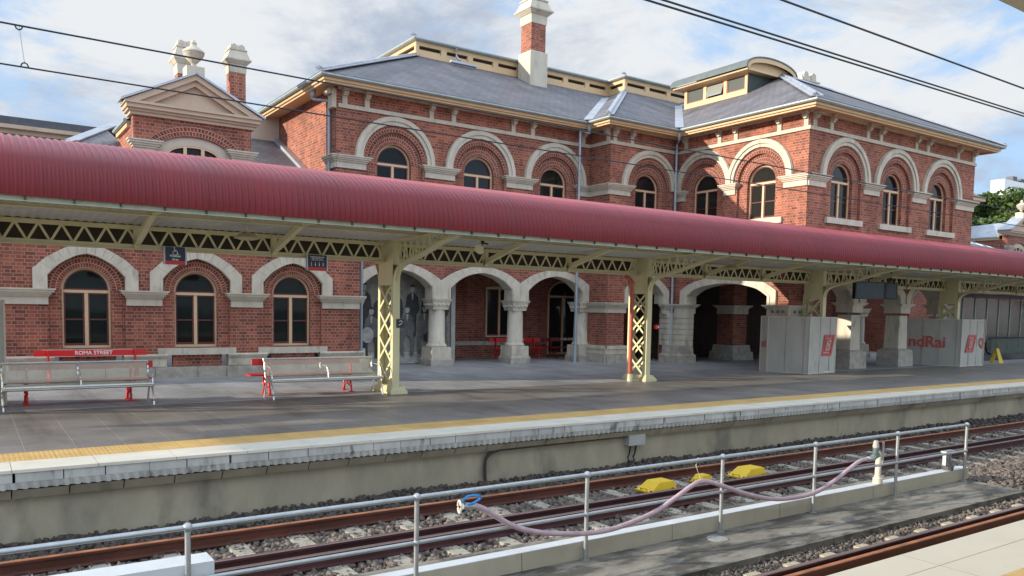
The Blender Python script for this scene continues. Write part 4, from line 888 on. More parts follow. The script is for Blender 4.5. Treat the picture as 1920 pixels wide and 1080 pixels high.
# far flat-topped building on the left, east wing, other background
t=thing('distant_building','long flat-topped beige building with dark roof edge behind the left wing','building',(4,44,0))
f=44/26
MB().box(-30,6.5,44,60,0,(6.7-2)*f+2).build('wall',BEI,t); 
for i,(z0,z1,n_) in enumerate(((6.28,6.42,.1),(6.42,6.54,.3),(6.54,6.64,.55))): MB().box(-30,6.5+n_,44-n_,44.02,(z0-2)*f+2,(z1-2)*f+2).build('cornice',TANS,t)
MB().box(-30,6.9,43.6,60,(6.64-2)*f+2,(6.86-2)*f+2).build('roof_edge',ROOFD,t)
ew=thing('station_wing','low east wing with pedimented gable and metal roof at the right edge','building',(48,24,0))
gable(ew,50.35,22.1,True)
MB().box(40,60,22.6,30,0,5.2).build('brick_wall',BRICK,ew)
m=MB(); m.face([(38,21.9,5.55),(48.9,21.9,5.55),(48.9,24.8,6.62),(38,24.8,6.62)]); m.face([(38,24.8,6.62),(60,24.8,6.62),(60,30,5.2),(38,30,5.2)])
for k in range(22): m.bar((38.2+.5*k,21.9,5.58),(38.2+.5*k,24.8,6.65),.03,.05)
m.build('metal_roof',ZINC,ew)
m=MB().box(38,48.8,22.1,22.3,3.9,5.5); m.build('glazed_screen',M('grey_blind_glass',(.13,.15,.17),.3),ew)
m=MB()
for k in range(16): m.box(38.1+.7*k,38.16+.7*k,22.04,22.1,3.9,5.5)
m.box(38,48.8,22.02,22.1,5.36,5.5); m.build('screen_frame',M('grey_frame',(.33,.35,.36),.5),ew)
t=thing('distant_building','brick range with slate hipped roof just showing past the right corner','building',(50,30,0))
MB().box(38,53.6,27,36,0,9.3).build('wall',BRICKU,t)
MB().hexa([(37,26,9.55),(54.6,26,9.55),(54.6,37,9.55),(37,37,9.55)],[(40,30.5,11.7),(50.6,30.5,11.7),(50.6,32,11.7),(40,32,11.7)]).build('roof',SLATE,t)
MB().box(37.1,54.5,26.1,36.9,9.35,9.54).build('eave',TANF,t)
t=thing('distant_building','white modern block above the trees at the right edge','building',(200,90,0))
MB().box(196,222,90,93,0,33.2).build('wall',WB,t); m=MB(); m.box(201,203,90.5,92,33.2,34.4); m.box(205,208,90.5,92.5,33.2,34.2); m.box(211,212,91,92,33.2,35); m.build('roof_plant',ROOFD,t)
# ================================================================== PLATFORM CANOPY
cx0,cx1=-9,66; CY0=13.42
cano=thing('platform_canopy','long curved red corrugated canopy on cream lattice columns over the platform','canopy',(16,16.7,0))
prof=[(13.42,3.45),(13.40,3.60),(13.42,3.76),(13.49,3.92),(13.62,4.08),(13.82,4.22),(14.10,4.345),(14.45,4.44),(14.9,4.53),(15.4,4.59),(16.0,4.62),(16.6,4.60),(17.1,4.50),(17.6,4.32),(18.1,4.02),(18.45,3.72)]
def roofmesh(xa,xb,P):
    pit=.104; sub=6; n=int((xb-xa)/pit*sub); nv=len(P); V=np.zeros((n+1,nv,3)); P=np.array(P); T=np.gradient(P,axis=0); T/=np.linalg.norm(T,axis=1)[:,None]; Nn=np.stack([-T[:,1],T[:,0]],1)
    xs=xa+np.arange(n+1)*pit/sub; w=.015*np.cos(2*np.pi*xs/pit)
    V[:,:,0]=xs[:,None]; V[:,:,1]=P[None,:,0]+Nn[None,:,0]*w[:,None]; V[:,:,2]=P[None,:,1]+Nn[None,:,1]*w[:,None]
    i=np.arange(n)[:,None]; j=np.arange(nv-1)[None]; a=i*nv+j; F=np.stack([a,a+1,a+nv+1,a+nv],-1).reshape(-1)
    me=bpy.data.meshes.new('curved_roof'); o=loc_of(cano); V=V.reshape(-1,3)-np.array(o)[None]
    me.vertices.add(len(V)); me.vertices.foreach_set('co',V.reshape(-1)); me.loops.add(len(F)); me.loops.foreach_set('vertex_index',F.astype(np.int32)); k=len(F)//4
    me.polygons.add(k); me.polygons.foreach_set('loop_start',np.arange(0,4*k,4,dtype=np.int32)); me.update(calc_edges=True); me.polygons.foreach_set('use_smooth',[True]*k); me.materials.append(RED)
    ob=bpy.data.objects.new('curved_roof',me); COL.objects.link(ob); ob.parent=cano
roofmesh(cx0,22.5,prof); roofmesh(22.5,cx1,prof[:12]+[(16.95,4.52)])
m=MB(); step=.038
n=int((cx1-cx0)/step)
for i in range(n):
    a=cx0+i*step; b=a+step; za,zb=[3.575+.010*math.sin(2*math.pi*t/.152) for t in (a,b)]
    m.face([(a,13.52,za-.02),(b,13.52,zb-.02),(b,16.74,zb-.15),(a,16.74,za-.15)])
m.build('corrugated_soffit',GCORR,cano)
m=MB().box(cx0,cx1,13.47,13.52,3.38,3.455); m.box(cx0,cx1,13.42,13.58,3.372,3.386); m.build('fascia_gutter',M('muted_cream_paint',(.30,.29,.20),.5,var=.2),cano)
gs=MB().box(-.515,-.490,13.43,13.475,3.37,3.465).build('gutter_strap',MREC,cano)
for k in range(1,98):
    c=gs.copy(); COL.objects.link(c); c.location.x=.62*k
MB().box(cx0,22.7,17.44,17.50,3.03,3.64).build('added_backing',MREC,cano); MB().box(22.7,cx1,16.97,17.02,3.03,3.64).build('added_backing',MREC,cano)  # added dark boards standing in for the canopy's dark underside behind the truss
m=MB().box(cx0,cx1,14.96,15.02,3.455,3.50); m.box(cx0,cx1,14.93,15.05,3.445,3.457); m.build('purlin_beam',CREAM,cano)
colx=[.08,7.98,15.75,23.60,32.3,41.0,49.8]
def lattcol(x,y,back=True):
    cc=MB(); w=.085; y0,y1=y-.40,y+.36
    for ya,sg in ((y0,1),(y1,-1)):
        cc.box(x-w,x+w,ya-.012 if sg>0 else ya,ya if sg>0 else ya+.012,.1,2.62)
        for s in (-1,1): cc.box(x+s*w-(.012 if s>0 else 0),x+s*w+(0 if s>0 else .012),min(ya,ya+sg*.10),max(ya,ya+sg*.10),.1,2.62)
    c=cc.build('column',CREAM,cano)
    for s in (-1,1):
        m=MB(); n=7; h=(2.42-.14)/n*1.0
        for k in range(n):
            z0=.14+k*h
            a,b=(y0+.05,y1-.05) if k%2==0 else (y1-.05,y0+.05)
        h=.575
        for k in range(4):
            z0=.14+k*h
            m.bar((x+s*(w+.004),y0+.06,z0),(x+s*(w+.004),y1-.06,z0+h),.012,.055); m.bar((x+s*(w+.011),y1-.06,z0),(x+s*(w+.011),y0+.06,z0+h),.012,.055)
        m.build('lattice',CREAM,c)
        MB().box(x+s*(w-.004)-.006,x+s*(w-.004)+.006,y0+.02,y1-.02,2.44,3.30).build('gusset_plate',CREAM,c)
    m=MB().frust(x+.04,y-.02,0,.07,.21,.49,.21,.49).frust(x+.04,y-.02,.07,.17,.20,.48,.13,.42); m.build('base_block',CREAM,c)
    # head and curved arms
    m=MB().box(x-.075,x+.075,y0+.005,y1-.005,2.9,3.46); m.build('column_head',CREAM,c)
    def arm(sg,yend,zend):
        ya=y0 if sg<0 else y1; m=MB()
        low=[Vector(p) for p in ((x,ya,2.50),(x,ya+sg*.02,2.64),(x,ya+sg*.12,2.78),(x,ya+sg*.40,2.90),(x,ya+sg*1.2,3.06),(x,ya+sg*(abs(yend-ya)*.72),3.06+(zend-3.06)*.62),(x,yend,zend))]
        L=catmull(low,3)
        for a,b in zip(L,L[1:]): m.bar(a,b,.16,.03)
        for a,b in zip(L,L[1:]): m.bar(a+Vector((0,0,.03)),b+Vector((0,0,.03)),.02,.09)
        top=[(x,ya,3.42),(x,yend,zend+.08)]; m.bar(top[0],top[1],.20,.05)
        Ln=abs(yend-ya); k=max(3,int(Ln/.27))
        for i in range(k):
            t0,t1=i/k,(i+.5)/k; 
            def lo(t):
                yy=ya+sg*Ln*t; q=min(L,key=lambda p:abs(p.y-yy)); return Vector((x,yy,q.z))
            def hi(t): yy=ya+sg*Ln*t; return Vector((x,yy,3.42+(zend+.08-3.42)*t))
            for a,b in ((lo(t0+.02),hi(t1)),(hi(t1),lo((i+1)/k))):
                if (b-a).length>.14: m.bar(a,b,.03,.028)
        m.build('curved_bracket',CREAM,c)
    arm(-1,13.5,3.40)
    if back:
        m=MB(); Lb=catmull([Vector((x,y1,2.45)),Vector((x,y1+.03,2.62)),Vector((x,y1+.10,2.80)),Vector((x,y1+.20,2.93))],3)
        for a,b in zip(Lb,Lb[1:]): m.bar(a,b,.16,.03)
        m.build('curved_bracket',CREAM,c)
    return c
for i,x in enumerate(colx):
    dy=0 if i<3 else -.10
    lattcol(x,16.75+dy,i<3)
for a,b in zip(colx,colx[1:]):
    m=MB(); y=16.75; a2,b2=a+.12,b-.12
    m.box(a2,b2,y-.015,y+.015,3.33,3.41); m.box(a2,b2,y-.07,y+.07,3.395,3.41); m.box(a2,b2,y-.015,y+.015,2.96,3.05); m.box(a2,b2,y-.09,y+.09,2.96,2.975)
    m.box(a2,b2,y-.05,y+.05,3.045,3.055)
    n=int(round((b2-a2)/.37)); w=(b2-a2)/n
    for k in range(n):
        p=a2+k*w; m.bar((p,y-.022,3.03),(p+w/2,y-.022,3.36),.042,.012,(0,1,0)); m.bar((p+w/2,y+.022,3.36),(p+w,y+.022,3.03),.042,.012,(0,1,0))
    m.build('lattice_truss',CREAM,cano)
    for f in (1/3,2/3):
        xx=a+(b-a)*f; r=MB().hexa([(xx-.05,16.73,3.02),(xx+.05,16.73,3.02),(xx+.05,15.0,3.46),(xx-.05,15.0,3.46)],[(xx-.05,16.73,3.14),(xx+.05,16.73,3.14),(xx+.05,15.0,3.56),(xx-.05,15.0,3.56)]); r.box(xx-.05,xx+.05,16.68,16.80,2.97,3.40); r.bar((xx,15.0,3.5),(xx,13.48,3.50),.09,.08); r.build('rafter',CREAM,cano)
m=MB().bar((.3,18.4,3.62),(22.5,18.4,3.62),.06,.14); m.build('rear_fascia',CREAM,cano)
# fittings hung from the canopy
def lamp(x,y,z,label):
    t=thing('canopy_lamp',label,'lamp',(x,y,z),'dish lamps under the canopy')
    MB().tube([(x,y,z+.10),(x,y,3.5)],.015,8).build('stem',CREAMD,t); MB().lathe(x,y,[(.05,z+.11),(.16,z+.08),(.24,z+.02),(.245,z),(.22,z-.005),(.12,z-.03)],24).build('lamp_shade',M('lamp_enamel',(.46,.40,.20),.4),t,smooth=True)
lamp(4.50,15.7,3.22,'round cream dish lamp under the canopy between the two hanging signs'); lamp(17.95,15.4,3.20,'round cream dish lamp under the canopy right of the red pipe column')
def speaker(x,y,z,label):
    t=thing('loudspeaker',label,'loudspeaker',(x,y,z),'horn loudspeakers under the canopy')
    MB().tube([(x,y,z+.22),(x,y,z+.05)],.012,6).tube([(x-.03,y,z+.1),(x+.12,y-.05,z+.08)],.02,6).sphere((x,y,z+.12),.045,8).build('mounting',BLACK,t)
    MB().tube([(x+.04,y,z+.03),(x-.05,y-.03,z-.01),(x-.12,y-.06,z-.05)],[.03,.06,.12],12).build('horn',CREAMD,t,smooth=True)
speaker(8.35,15.2,3.32,'cream horn loudspeaker just behind the first column bracket'); speaker(9.45,15.1,3.30,'cream horn loudspeaker right of the first column bracket')
def sign(x0,x1,z0,z1,label,lines,icons):
    y=16.62; t=thing('hanging_sign',label,'sign',((x0+x1)/2,y,z0))
    MB().box(x0,x1,y-.02,y+.02,z0+.075,z1).build('sign_face',NAVY,t); MB().box(x0,x1,y-.021,y+.02,z0,z0+.073).build('red_band',BRED,t)
    m=MB().box(x0-.03,x0-.003,y-.03,y+.03,z0,z1); m.box(x1+.003,x1+.03,y-.03,y+.03,z0,z1); m.build('frame',GALV,t)
    for body,zz,sz in lines: text('lettering',body,sz,WHITE,t,MWY((x0+x1)/2,y-.026,zz))
    icons(t,(x0+x1)/2,y-.026)
def wheel(t,xc,y):
    m=MB(); z=2.945
    m.tube([(xc-.002+.042*math.cos(a_),y,z-.018+.042*math.sin(a_)) for a_ in [R(115+26*k) for k in range(11)]],.0055,5)
    m.sphere((xc-.016,y,z+.078),.013,8); m.tube([(xc-.015,y,z+.058),(xc-.010,y,z+.008),(xc+.034,y,z+.006),(xc+.050,y,z-.045),(xc+.068,y,z-.040)],.007,5); m.tube([(xc-.013,y,z+.036),(xc+.026,y,z+.034)],.0055,5); m.build('wheelchair_symbol',WHITE,t)
def icons4(t,xc,y):
    for k in range(4):
        x=xc-.13+.087*k; m=MB().sphere((x,y,2.865),.010,6); m.tube([(x,y,2.85),(x,y,2.80)],.009,6); m.build('pictogram',WHITE,t)
sign(3.20,3.56,2.70,3.04,'navy hanging sign with wheelchair symbol above the second window arch',[('Waiting',2.865,.062),('Area',2.80,.062)],wheel)
sign(6.03,6.44,2.70,3.03,'navy hanging sign with a row of small pictograms beside the third window arch',[('Assisted Boarding Point',2.99,.032),('please wait here for staff',2.955,.024),('to help you board the train',2.925,.024)],icons4)
t=thing('small_sign','small black square sign with white symbol on the first cream column','sign',(8.07,16.33,1.55))
MB().box(7.98,8.16,16.315,16.335,1.49,1.69).build('plate',BLACK,t); m=MB().tube([(8.03,16.31,1.55),(8.09,16.31,1.58),(8.12,16.31,1.62),(8.09,16.31,1.655),(8.04,16.31,1.63)],.008,5); m.build('white_symbol',WHITE,t)
t=thing('drain_pipe','terracotta painted drain pipe standing beside the second canopy column','pipe',(15.27,16.55,0))
MB().tube(catmull([(15.27,16.55,.16),(15.27,16.55,2.60),(15.27,16.55,2.70),(15.22,16.60,2.82),(15.12,16.70,2.92)]),.055,12).build('pipe',REDP,t,smooth=True); MB().lathe(15.27,16.55,[(.075,.0),(.075,.2),(.06,.21)],12).build('socket',CREAMD,t)
t=thing('call_point','small red emergency call point on the second canopy column','call point',(15.99,16.33,1.5))
MB().box(15.93,16.03,16.27,16.335,1.47,1.58).build('case',BRED,t); MB().box(16.03,16.08,16.29,16.33,1.50,1.55).build('handle',WHITE,t)
# monitors
def monitor(x,y,z,yaw,label,w=1.0,h=.58):
    t=thing('display_monitor',label,'monitor',(x,y,z),'hanging monitors'); d=Vector((math.cos(yaw),math.sin(yaw),0)); n=Vector((d.y,-d.x,0))
    def bx(a,b,zz0,zz1,n0,n1,nm,mt):
        c=Vector((x,y,0)); B=[c+d*a+n*n0,c+d*b+n*n0,c+d*b+n*n1,c+d*a+n*n1]; MB().hexa([(p.x,p.y,zz0) for p in B],[(p.x,p.y,zz1) for p in B]).build(nm,mt,t)
    bx(-w/2,w/2,z,z+h,-.1,.12,'case',BLACK); bx(-w/2+.04,w/2-.04,z+.04,z+h-.04,.12,.125,'screen',M('dark_screen',(.010,.016,.018),.2)); MB().tube([(x,y,z+h),(x,y,3.5)],.03,8).build('hanger',BLACK,t)
monitor(25.2,15.7,2.50,R(-30),'large dark monitor hanging under the canopy above the banner box'); monitor(26.7,15.8,2.52,R(-60),'smaller dark monitor hanging right of the large one',.45)
# ================================================================== PLATFORM FURNITURE
def steel_bench(x0,y,label,L=2.45):
    t=thing('steel_bench',label,'bench',(x0+L/2,y+.3,0),'perforated steel benches on the platform'); x1=x0+L
    for i,x in enumerate((x0,(x0+x1)/2,x1)):
        m=MB()
        m.tube(catmull([(x,y+.62,.80),(x,y+.58,.72),(x,y+.50,.44),(x,y+.30,.38),(x,y+.06,.41),(x,y-.02,.36)],4),.018,8)
        m.tube(catmull([(x,y+.55,.66),(x,y+.36,.66),(x,y+.16,.64),(x,y+.09,.54),(x,y+.06,.42)],4),.015,8); m.sphere((x,y+.62,.80),.028,8); m.sphere((x,y-.01,.40),.028,8)
        m.build('frame_tube',STEEL,t,smooth=True)
        if i!=1: MB().tube(catmull([(x,y-.05,.0),(x,y+.0,.16),(x,y+.12,.32),(x,y+.26,.37),(x,y+.40,.32),(x,y+.52,.16),(x,y+.58,0)],4),.017,8).build('leg',STEEL,t,smooth=True)
    for nm,p in (('seat',[(y-.03,.37),(y+.0,.405),(y+.06,.415),(y+.25,.40),(y+.44,.41)]),('backrest',[(y+.50,.45),(y+.55,.62),(y+.595,.78),(y+.63,.805),(y+.655,.785)])):
        m=MB(); n=int(L/.0185)
        for k in range(n):
            xa=x0+.02+k*(L-.04)/n; xb=xa+.0112
            for (a,za),(b,zb) in zip(p,p[1:]): m.face([(xa,a,za),(xb,a,za),(xb,b,zb),(xa,b,zb)])
        for a,za in (p[0],p[-1],p[-2]): m.tube([(x0,a,za),(x1,a,za)],.016 if nm=='backrest' else .018,8)
        o=m.build(nm,PERF,t)
    MB().tube([(x0,y+.3,.37),(x1,y+.3,.37)],.018,8).build('cross_tube',STEEL,t)
    for yy,zz in ((y+.625,.800),(y-.015,.405)):
        m=MB(); n=int(L/.037)
        P=[(x0+L*i/(2*n),yy,zz) for i in range(2*n+1)]; m.tube(P,[.026 if i%2 else .021 for i in range(2*n+1)],8); m.build('rolled_edge',STEEL,t)
steel_bench(.50,16.55,'perforated stainless bench at the left edge in front of the red board'); steel_bench(5.20,16.35,'perforated stainless bench beside the first cream lattice column')
def red_bench(x0,y,face,label,txt=True,L=2.4,dark=False,legs=(.28,2.05)):
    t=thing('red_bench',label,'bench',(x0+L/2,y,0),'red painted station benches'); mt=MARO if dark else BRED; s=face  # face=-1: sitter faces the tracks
    MB().box(x0,x0+L,min(y,y-s*.0)+.0,y+.035,.66,.80).build('back_board',mt,t)
    for k in (0,1): MB().box(x0,x0+L,*sorted((y+s*(.10+.21*k),y+s*(.29+.21*k))),.42,.45).build('seat_board',mt,t)
    for lx in legs:
        x=x0+lx; m=MB(); m.box(x-.02,x+.02,*sorted((y+s*.035 if s>0 else y-.0,y+s*.10)),.40,.80)
        for a,b in (((y+s*.10,.42),(y+s*.02,0)),((y+s*.40,.42),(y+s*.46,0))):
            m.tube(catmull([(x,a[0],a[1]),(x,(a[0]+b[0])/2+s*.04,.30),(x,(a[0]+b[0])/2-s*.03,.16),(x,b[0],.02)],4),.026,8); m.box(x-.05,x+.05,b[0]-.06,b[0]+.06,0,.02)
        m.tube([(x,y+s*.08,.40),(x,y+s*.50,.40)],.024,8); m.tube([(x+.0,y+s*(.25+.09*math.cos(q)),.30+.07*math.sin(q)) for q in [R(40*k) for k in range(10)]],.014,6); m.tube([(x,y+s*.08,.13),(x,y+s*.25,.20),(x,y+s*.42,.13)],.016,6)
        m.build('cast_iron_leg',mt,t)
    m=MB()
    for lx in legs:
        for z in (.69,.77): m.sphere((x0+lx,y-.004,z),.014,6)
    m.build('bolt_head',WHITE,t)
    if txt: text('lettering','ROMA STREET',.125,WHITE,t,MWY(x0+L/2+.03,y-.006,.73),sx=1.0)
    return t
red_bench(.62,17.28,1,'red bench standing back to back with the left steel bench',False,2.45); red_bench(5.0,17.12,1,'red bench back to back with the steel bench beside the column',False,2.45,legs=(.38,2.25))
red_bench(1.27,21.35,-1,'red bench lettered ROMA STREET under the leftmost window',legs=(.28,2.12)); red_bench(16.45,25.7,-1,'red bench lettered ROMA STREET inside the middle arch, partly behind a stone column'); red_bench(19.2,25.9,-1,'red bench lettered ROMA STREET deep in the shadow of the third arch',dark=True)
# hoardings wrapped in printed banner mesh
def hoarding(pts,h,label,parts,edge=True):
    t=thing('hoarding',label,'hoarding',(*pts[0],0),'banner-wrapped box hoardings')
    for i in range(len(pts)-1):
        a,b=Vector(pts[i]),Vector(pts[i+1]); n=14; m=MB(); d=(b-a); nn=Vector((d.y,-d.x)).normalized()
        for k in range(n):
            for j in range(8):
                P=[]
                for kk,jj in ((k,j),(k+1,j),(k+1,j+1),(k,j+1)):
                    u=kk/n; v=jj/8; e=min(u,1-u,v,1-v)*4; w=.012*min(1,e)*(math.sin(u*9+v*4+i)+.6*math.sin(u*3-v*11+i*2)+.4*math.sin(17*u+5*v)); q=a+d*u+nn*w; P.append((q.x,q.y,.02+(h-.02)*v))
                m.face(P)
        m.build('banner_panel',HOARD,t,smooth=True)
    m=MB()
    for p,q in zip(pts,pts[1:]): m.bar((*p,h),(*q,h),.03,.03); m.bar((*p,.02),(*q,.02),.03,.03)
    for p in pts: m.bar((*p,0),(*p,h),.03,.03)
    m.build('frame',COPE,t)
    for p,q in zip(pts,pts[1:]):
        p,q=Vector(p),Vector(q); L=(q-p).length; nn=Vector(((q-p).y,-(q-p).x)).normalized()
        for k in range(1,int(L/.62)+1):
            c=p+(q-p)*min(.97,k*.62/L)+nn*.012; MB().bar((c.x,c.y,.03),(c.x,c.y,h-.02),.012,.012).build('seam',SEAM,t)
    return t
def facemat(p,q,u,z,nrm=.02):
    a,b=Vector(p),Vector(q); d=(b-a).normalized(); n=Vector((d.y,-d.x)); o=a+d*u+n*nrm
    return Matrix(((d.x,0,n.x,o.x),(d.y,0,n.y,o.y),(0,1,0,z),(0,0,0,1)))
def emblem(t,mw,s=.42):
    m=MB(); T=lambda x,y:tuple(mw@Vector((x*s,y*s,0)))
    def poly(o,hs=()):
        fl=[p for l in [o]+list(hs) for p in l]
        for tr in tessellate_polygon([[Vector((x,y,0)) for x,y in l] for l in [o]+list(hs)]): m.face([T(*fl[i]) for i in tr])
    poly([(-1.15,-.95),(.6,-.95),(1.15,.95),(-.6,.95)],[[(-.80,-.70),(-.38,.70),(.82,.70),(.40,-.70)]])
    poly([(-.66,-.58),(-.30,.58),(.68,.58),(.32,-.58)])
    m.build('emblem_print',EMBL,t); m=MB(); T=lambda x,y:tuple(mw@Vector((x*s,y*s,.003)))
    for q in ([(-.48,-.45),(-.38,-.45),(-.02,.34),(.0,.45),(-.10,.45)],[(-.10,.45),(.0,.45),(.14,-.45),(.03,-.45)],[(-.42,-.45),(.14,-.45),(.12,-.35),(-.38,-.35)],[(.12,.45),(.52,.45),(.44,.08),(.24,.06),(.36,-.45),(.25,-.45),(.12,.12),(.36,.16),(.40,.35),(.12,.35)]): poly(q)
    m.build('emblem_cutout',HOARD,t); return
    m.build('emblem_print',EMBL,t)
H1=[(22.36,17.78),(22.26,17.42),(22.62,16.05),(24.25,16.20),(24.25,17.1)]
t=hoarding(H1,1.86,'white banner-wrapped box around the sunlit corner pier',None)
emblem(t,facemat(H1[2],H1[3],1.12,.93,.03),.37); text('banner_lettering','nd',.40,EMBL,t,facemat(H1[0],H1[1],.20,.95,.03),ext=.002,sx=.6)
H2=[(32.0,17.75),(32.15,16.0),(34.05,16.05),(34.0,17.6)]
t=hoarding([(31.6,18.6),H2[1],H2[2],H2[3]],1.84,'shaded banner-wrapped box further right along the platform',None)
emblem(t,facemat(H2[1],H2[2],.75,.90,.03),.36); text('banner_lettering','ndRai',.62,EMBL,t,facemat((31.6,18.6),H2[1],1.42,.92,.03),ext=.002); text('banner_lettering','Q',.50,EMBL,t,facemat(H2[1],H2[2],1.62,.92,.03),ext=.002)
H3=[(-.9,17.45),(.58,17.45),(.60,18.3)]
t=hoarding(H3,1.95,'banner-wrapped box cut off by the left edge of the photo',None); text('banner_lettering','CityRail',.34,EMBL,t,facemat(H3[0],H3[1],.70,1.25,.03),ext=.002)
# mural behind the first arch
t=thing('photo_mural','black and white photo mural of seated and standing men behind the first arch','mural',(12.2,24.4,0))
g1,g2,g3,g4=[M('mural_grey_%d'%i,c,.7,var=.35,vs=5) for i,c in enumerate(((.22,.205,.18),(.035,.034,.033),(.11,.107,.10),(.34,.33,.31)))]
MB().box(9.9,14.05,24.40,24.46,.02,3.7).build('mural_panel',g1,t); MB().box(9.9,14.0,24.394,24.398,.03,.42).build('printed_floor',g4,t)
MB().box(14.0,14.16,24.34,24.50,0,3.7).build('edge_frame',M('pale_frame',(.34,.33,.30),.7),t); MB().box(13.35,13.95,24.393,24.398,2.0,3.0).build('printed_door',g3,t)
def fig(x,zh,s,coat,leg,seated,k):
    y=24.392-.004*k; F=FY(y); m=MB(); hz=zh
    body=[(x-.16*s,hz-.30*s),(x-.27*s,hz-.42*s),(x-.34*s,hz-.95*s),(x-.25*s,hz-1.15*s),(x+.25*s,hz-1.15*s),(x+.34*s,hz-.95*s),(x+.27*s,hz-.42*s),(x+.14*s,hz-.30*s),(x+.06*s,hz-.25*s),(x-.06*s,hz-.25*s)]
    MB().slab(F,body,[],0,0,sides=False).build('printed_figure',coat,t)
    m=MB()
    if seated:
        for q in(-1,1): m.slab(F,[(x+q*.05*s,hz-1.1*s),(x+q*.30*s,hz-1.1*s),(x+q*.34*s,hz-1.35*s),(x+q*.30*s,hz-1.95*s),(x+q*.14*s,hz-1.98*s),(x+q*.16*s,hz-1.4*s)],[],.002,0,sides=False)
    else: m.slab(F,[(x-.2*s,hz-1.1*s),(x+.2*s,hz-1.1*s),(x+.18*s,hz-2.1*s),(x-.18*s,hz-2.1*s)],[],.002,0,sides=False)
    m.build('printed_legs',leg,t)
    m=MB(); m.slab(F,[(x+.105*s*math.cos(a),hz-.08*s+.145*s*math.sin(a)) for a in [2*math.pi*i/14 for i in range(14)]],[],.003,0,sides=False); m.slab(F,[(x-.05*s,hz-.27*s),(x+.05*s,hz-.27*s),(x+.02*s,hz-.55*s),(x-.02*s,hz-.55*s)],[],.004,0,sides=False)
    for q in (-1,1):
        if seated and q==0: m.slab(F,[(x+q*.10*s,hz-1.0*s),(x+q*.20*s,hz-1.0*s),(x+q*.2*s,hz-1.12*s),(x+q*.1*s,hz-1.12*s)],[],.004,0,sides=False)
    m.build('printed_face',g4,t)
    m=MB(); m.slab(F,[(x-.12*s,hz+.0*s),(x-.11*s,hz+.07*s),(x,hz+.11*s),(x+.11*s,hz+.07*s),(x+.12*s,hz)],[],.005,0,sides=False); m.build('printed_hair',g2,t)
for i,(x,z) in enumerate(((10.75,2.64),(11.32,2.38),(11.9,2.50),(12.5,2.62),(13.08,2.46),(13.66,2.58))): fig(x,z,.80,g2,g2,0,1+i)
for i,(x,z,c,l) in enumerate(((11.0,1.84,g3,g2),(11.66,1.88,g3,g3),(12.3,1.92,g3,g3),(12.95,1.96,g3,g3),(13.6,1.86,g3,g3))): fig(x,z,.82,c,l,1,7+i)
F=FY(24.33); MB().slab(F,[(10.85+.22*math.cos(a),1.0+.26*math.sin(a)) for a in [2*math.pi*i/18 for i in range(18)]],[],0,0,sides=False).build('printed_hat',g4,t); MB().slab(F,[(13.2+.2*math.cos(a),1.0+.16*math.sin(a)) for a in [2*math.pi*i/18 for i in range(18)]],[],0,0,sides=False).build('printed_hat',g2,t)
# right end: glazed shelter, escalator handrails, wet floor sign
t=thing('glass_shelter','glass screen enclosure with dark header beam at the far right of the platform','shelter',(40,19,0))
for k in range(8):
    x=35.8+k*1.15; MB().box(x+.03,x+1.12,19.0,19.02,.35,2.80).build('glass_panel',CLGL,t); MB().box(x-.03,x+.03,18.97,19.05,0,3.0).build('mullion',M('grey_mullion',(.30,.33,.32),.4,.5),t)
MB().box(34.9,48,18.6,19.0,2.84,3.02).build('header_beam',BLACK,t); MB().box(34.9,48,18.9,19.1,.0,.35).build('base_rail',M('grey_kick_plate',(.25,.25,.25),.5),t)
t=thing('escalator','escalator end with two black handrail loops in front of the glass','escalator',(38.5,18.0,0))
for x0 in (35.8,38.6):
    m=MB().tube(catmull([(x0-3,17.9,1.05),(x0+.6,17.9,1.05),(x0+1.3,17.9,.98),(x0+1.62,17.9,.72),(x0+1.5,17.9,.40),(x0+1.1,17.9,.28)],6) if x0<37 else catmull([(x0+8,17.9,1.0),(x0+.6,17.9,1.02),(x0-.1,17.9,.95),(x0-.42,17.9,.70),(x0-.3,17.9,.40),(x0+.1,17.9,.28)],6),.05,8); m.build('handrail_loop',BLACK,t,smooth=True)
MB().box(33.9,37.0,17.88,17.92,.25,1.0).build('balustrade_glass',CLGL,t); MB().box(38.6,46,17.88,17.92,.25,1.0).build('balustrade_glass',CLGL,t); MB().box(33.9,46,17.7,18.2,0,.26).build('skirting',BLACK,t)
t=thing('wet_floor_sign','yellow folding wet floor sign on the platform near the glass enclosure','sign',(36.6,16.7,0))
for s in (-1,1):
    MB().hexa([(36.42,16.7+s*.20-.01,0),(36.80,16.7+s*.20-.01,0),(36.80,16.7+s*.20+.01,0),(36.42,16.7+s*.20+.01,0)],[(36.50,16.7+s*.01-.01,.62),(36.72,16.7+s*.01-.01,.62),(36.72,16.7+s*.01+.01,.62),(36.50,16.7+s*.01+.01,.62)]).build('panel',YEL,t)
# ================================================================== OVERHEAD WIRES, near roof
def wire(name,pts,r,label,group=None):
    o=MB().tube([Vector(p) for p in pts],r,6).build(name,WIRE); return tag(o,label,'wire',group)
def lin(a,b,n=12,sag=0): return [(a[0]+(b[0]-a[0])*i/n,a[1]+(b[1]-a[1])*i/n,a[2]+(b[2]-a[2])*i/n-sag*4*(i/n)*(1-i/n)) for i in range(n+1)]
wire('overhead_wire',lin((-12,9,4.62),(60,9,4.35),14,.05),.009,'upper overhead wire crossing in front of the station, left','overhead wires')
wire('overhead_wire',lin((-12,9,4.20),(60,9,4.02),14,.0),.008,'lower overhead wire crossing in front of the station, left','overhead wires')
wire('overhead_wire',lin((-8,4.5,4.22),(60,4.5,4.62),14,.02),.008,'lower wire of the close pair at the upper right','overhead wires')
wire('overhead_wire',lin((-8,4.5,4.27),(60,4.5,4.60),14,.02),.008,'upper wire of the close pair at the upper right','overhead wires')
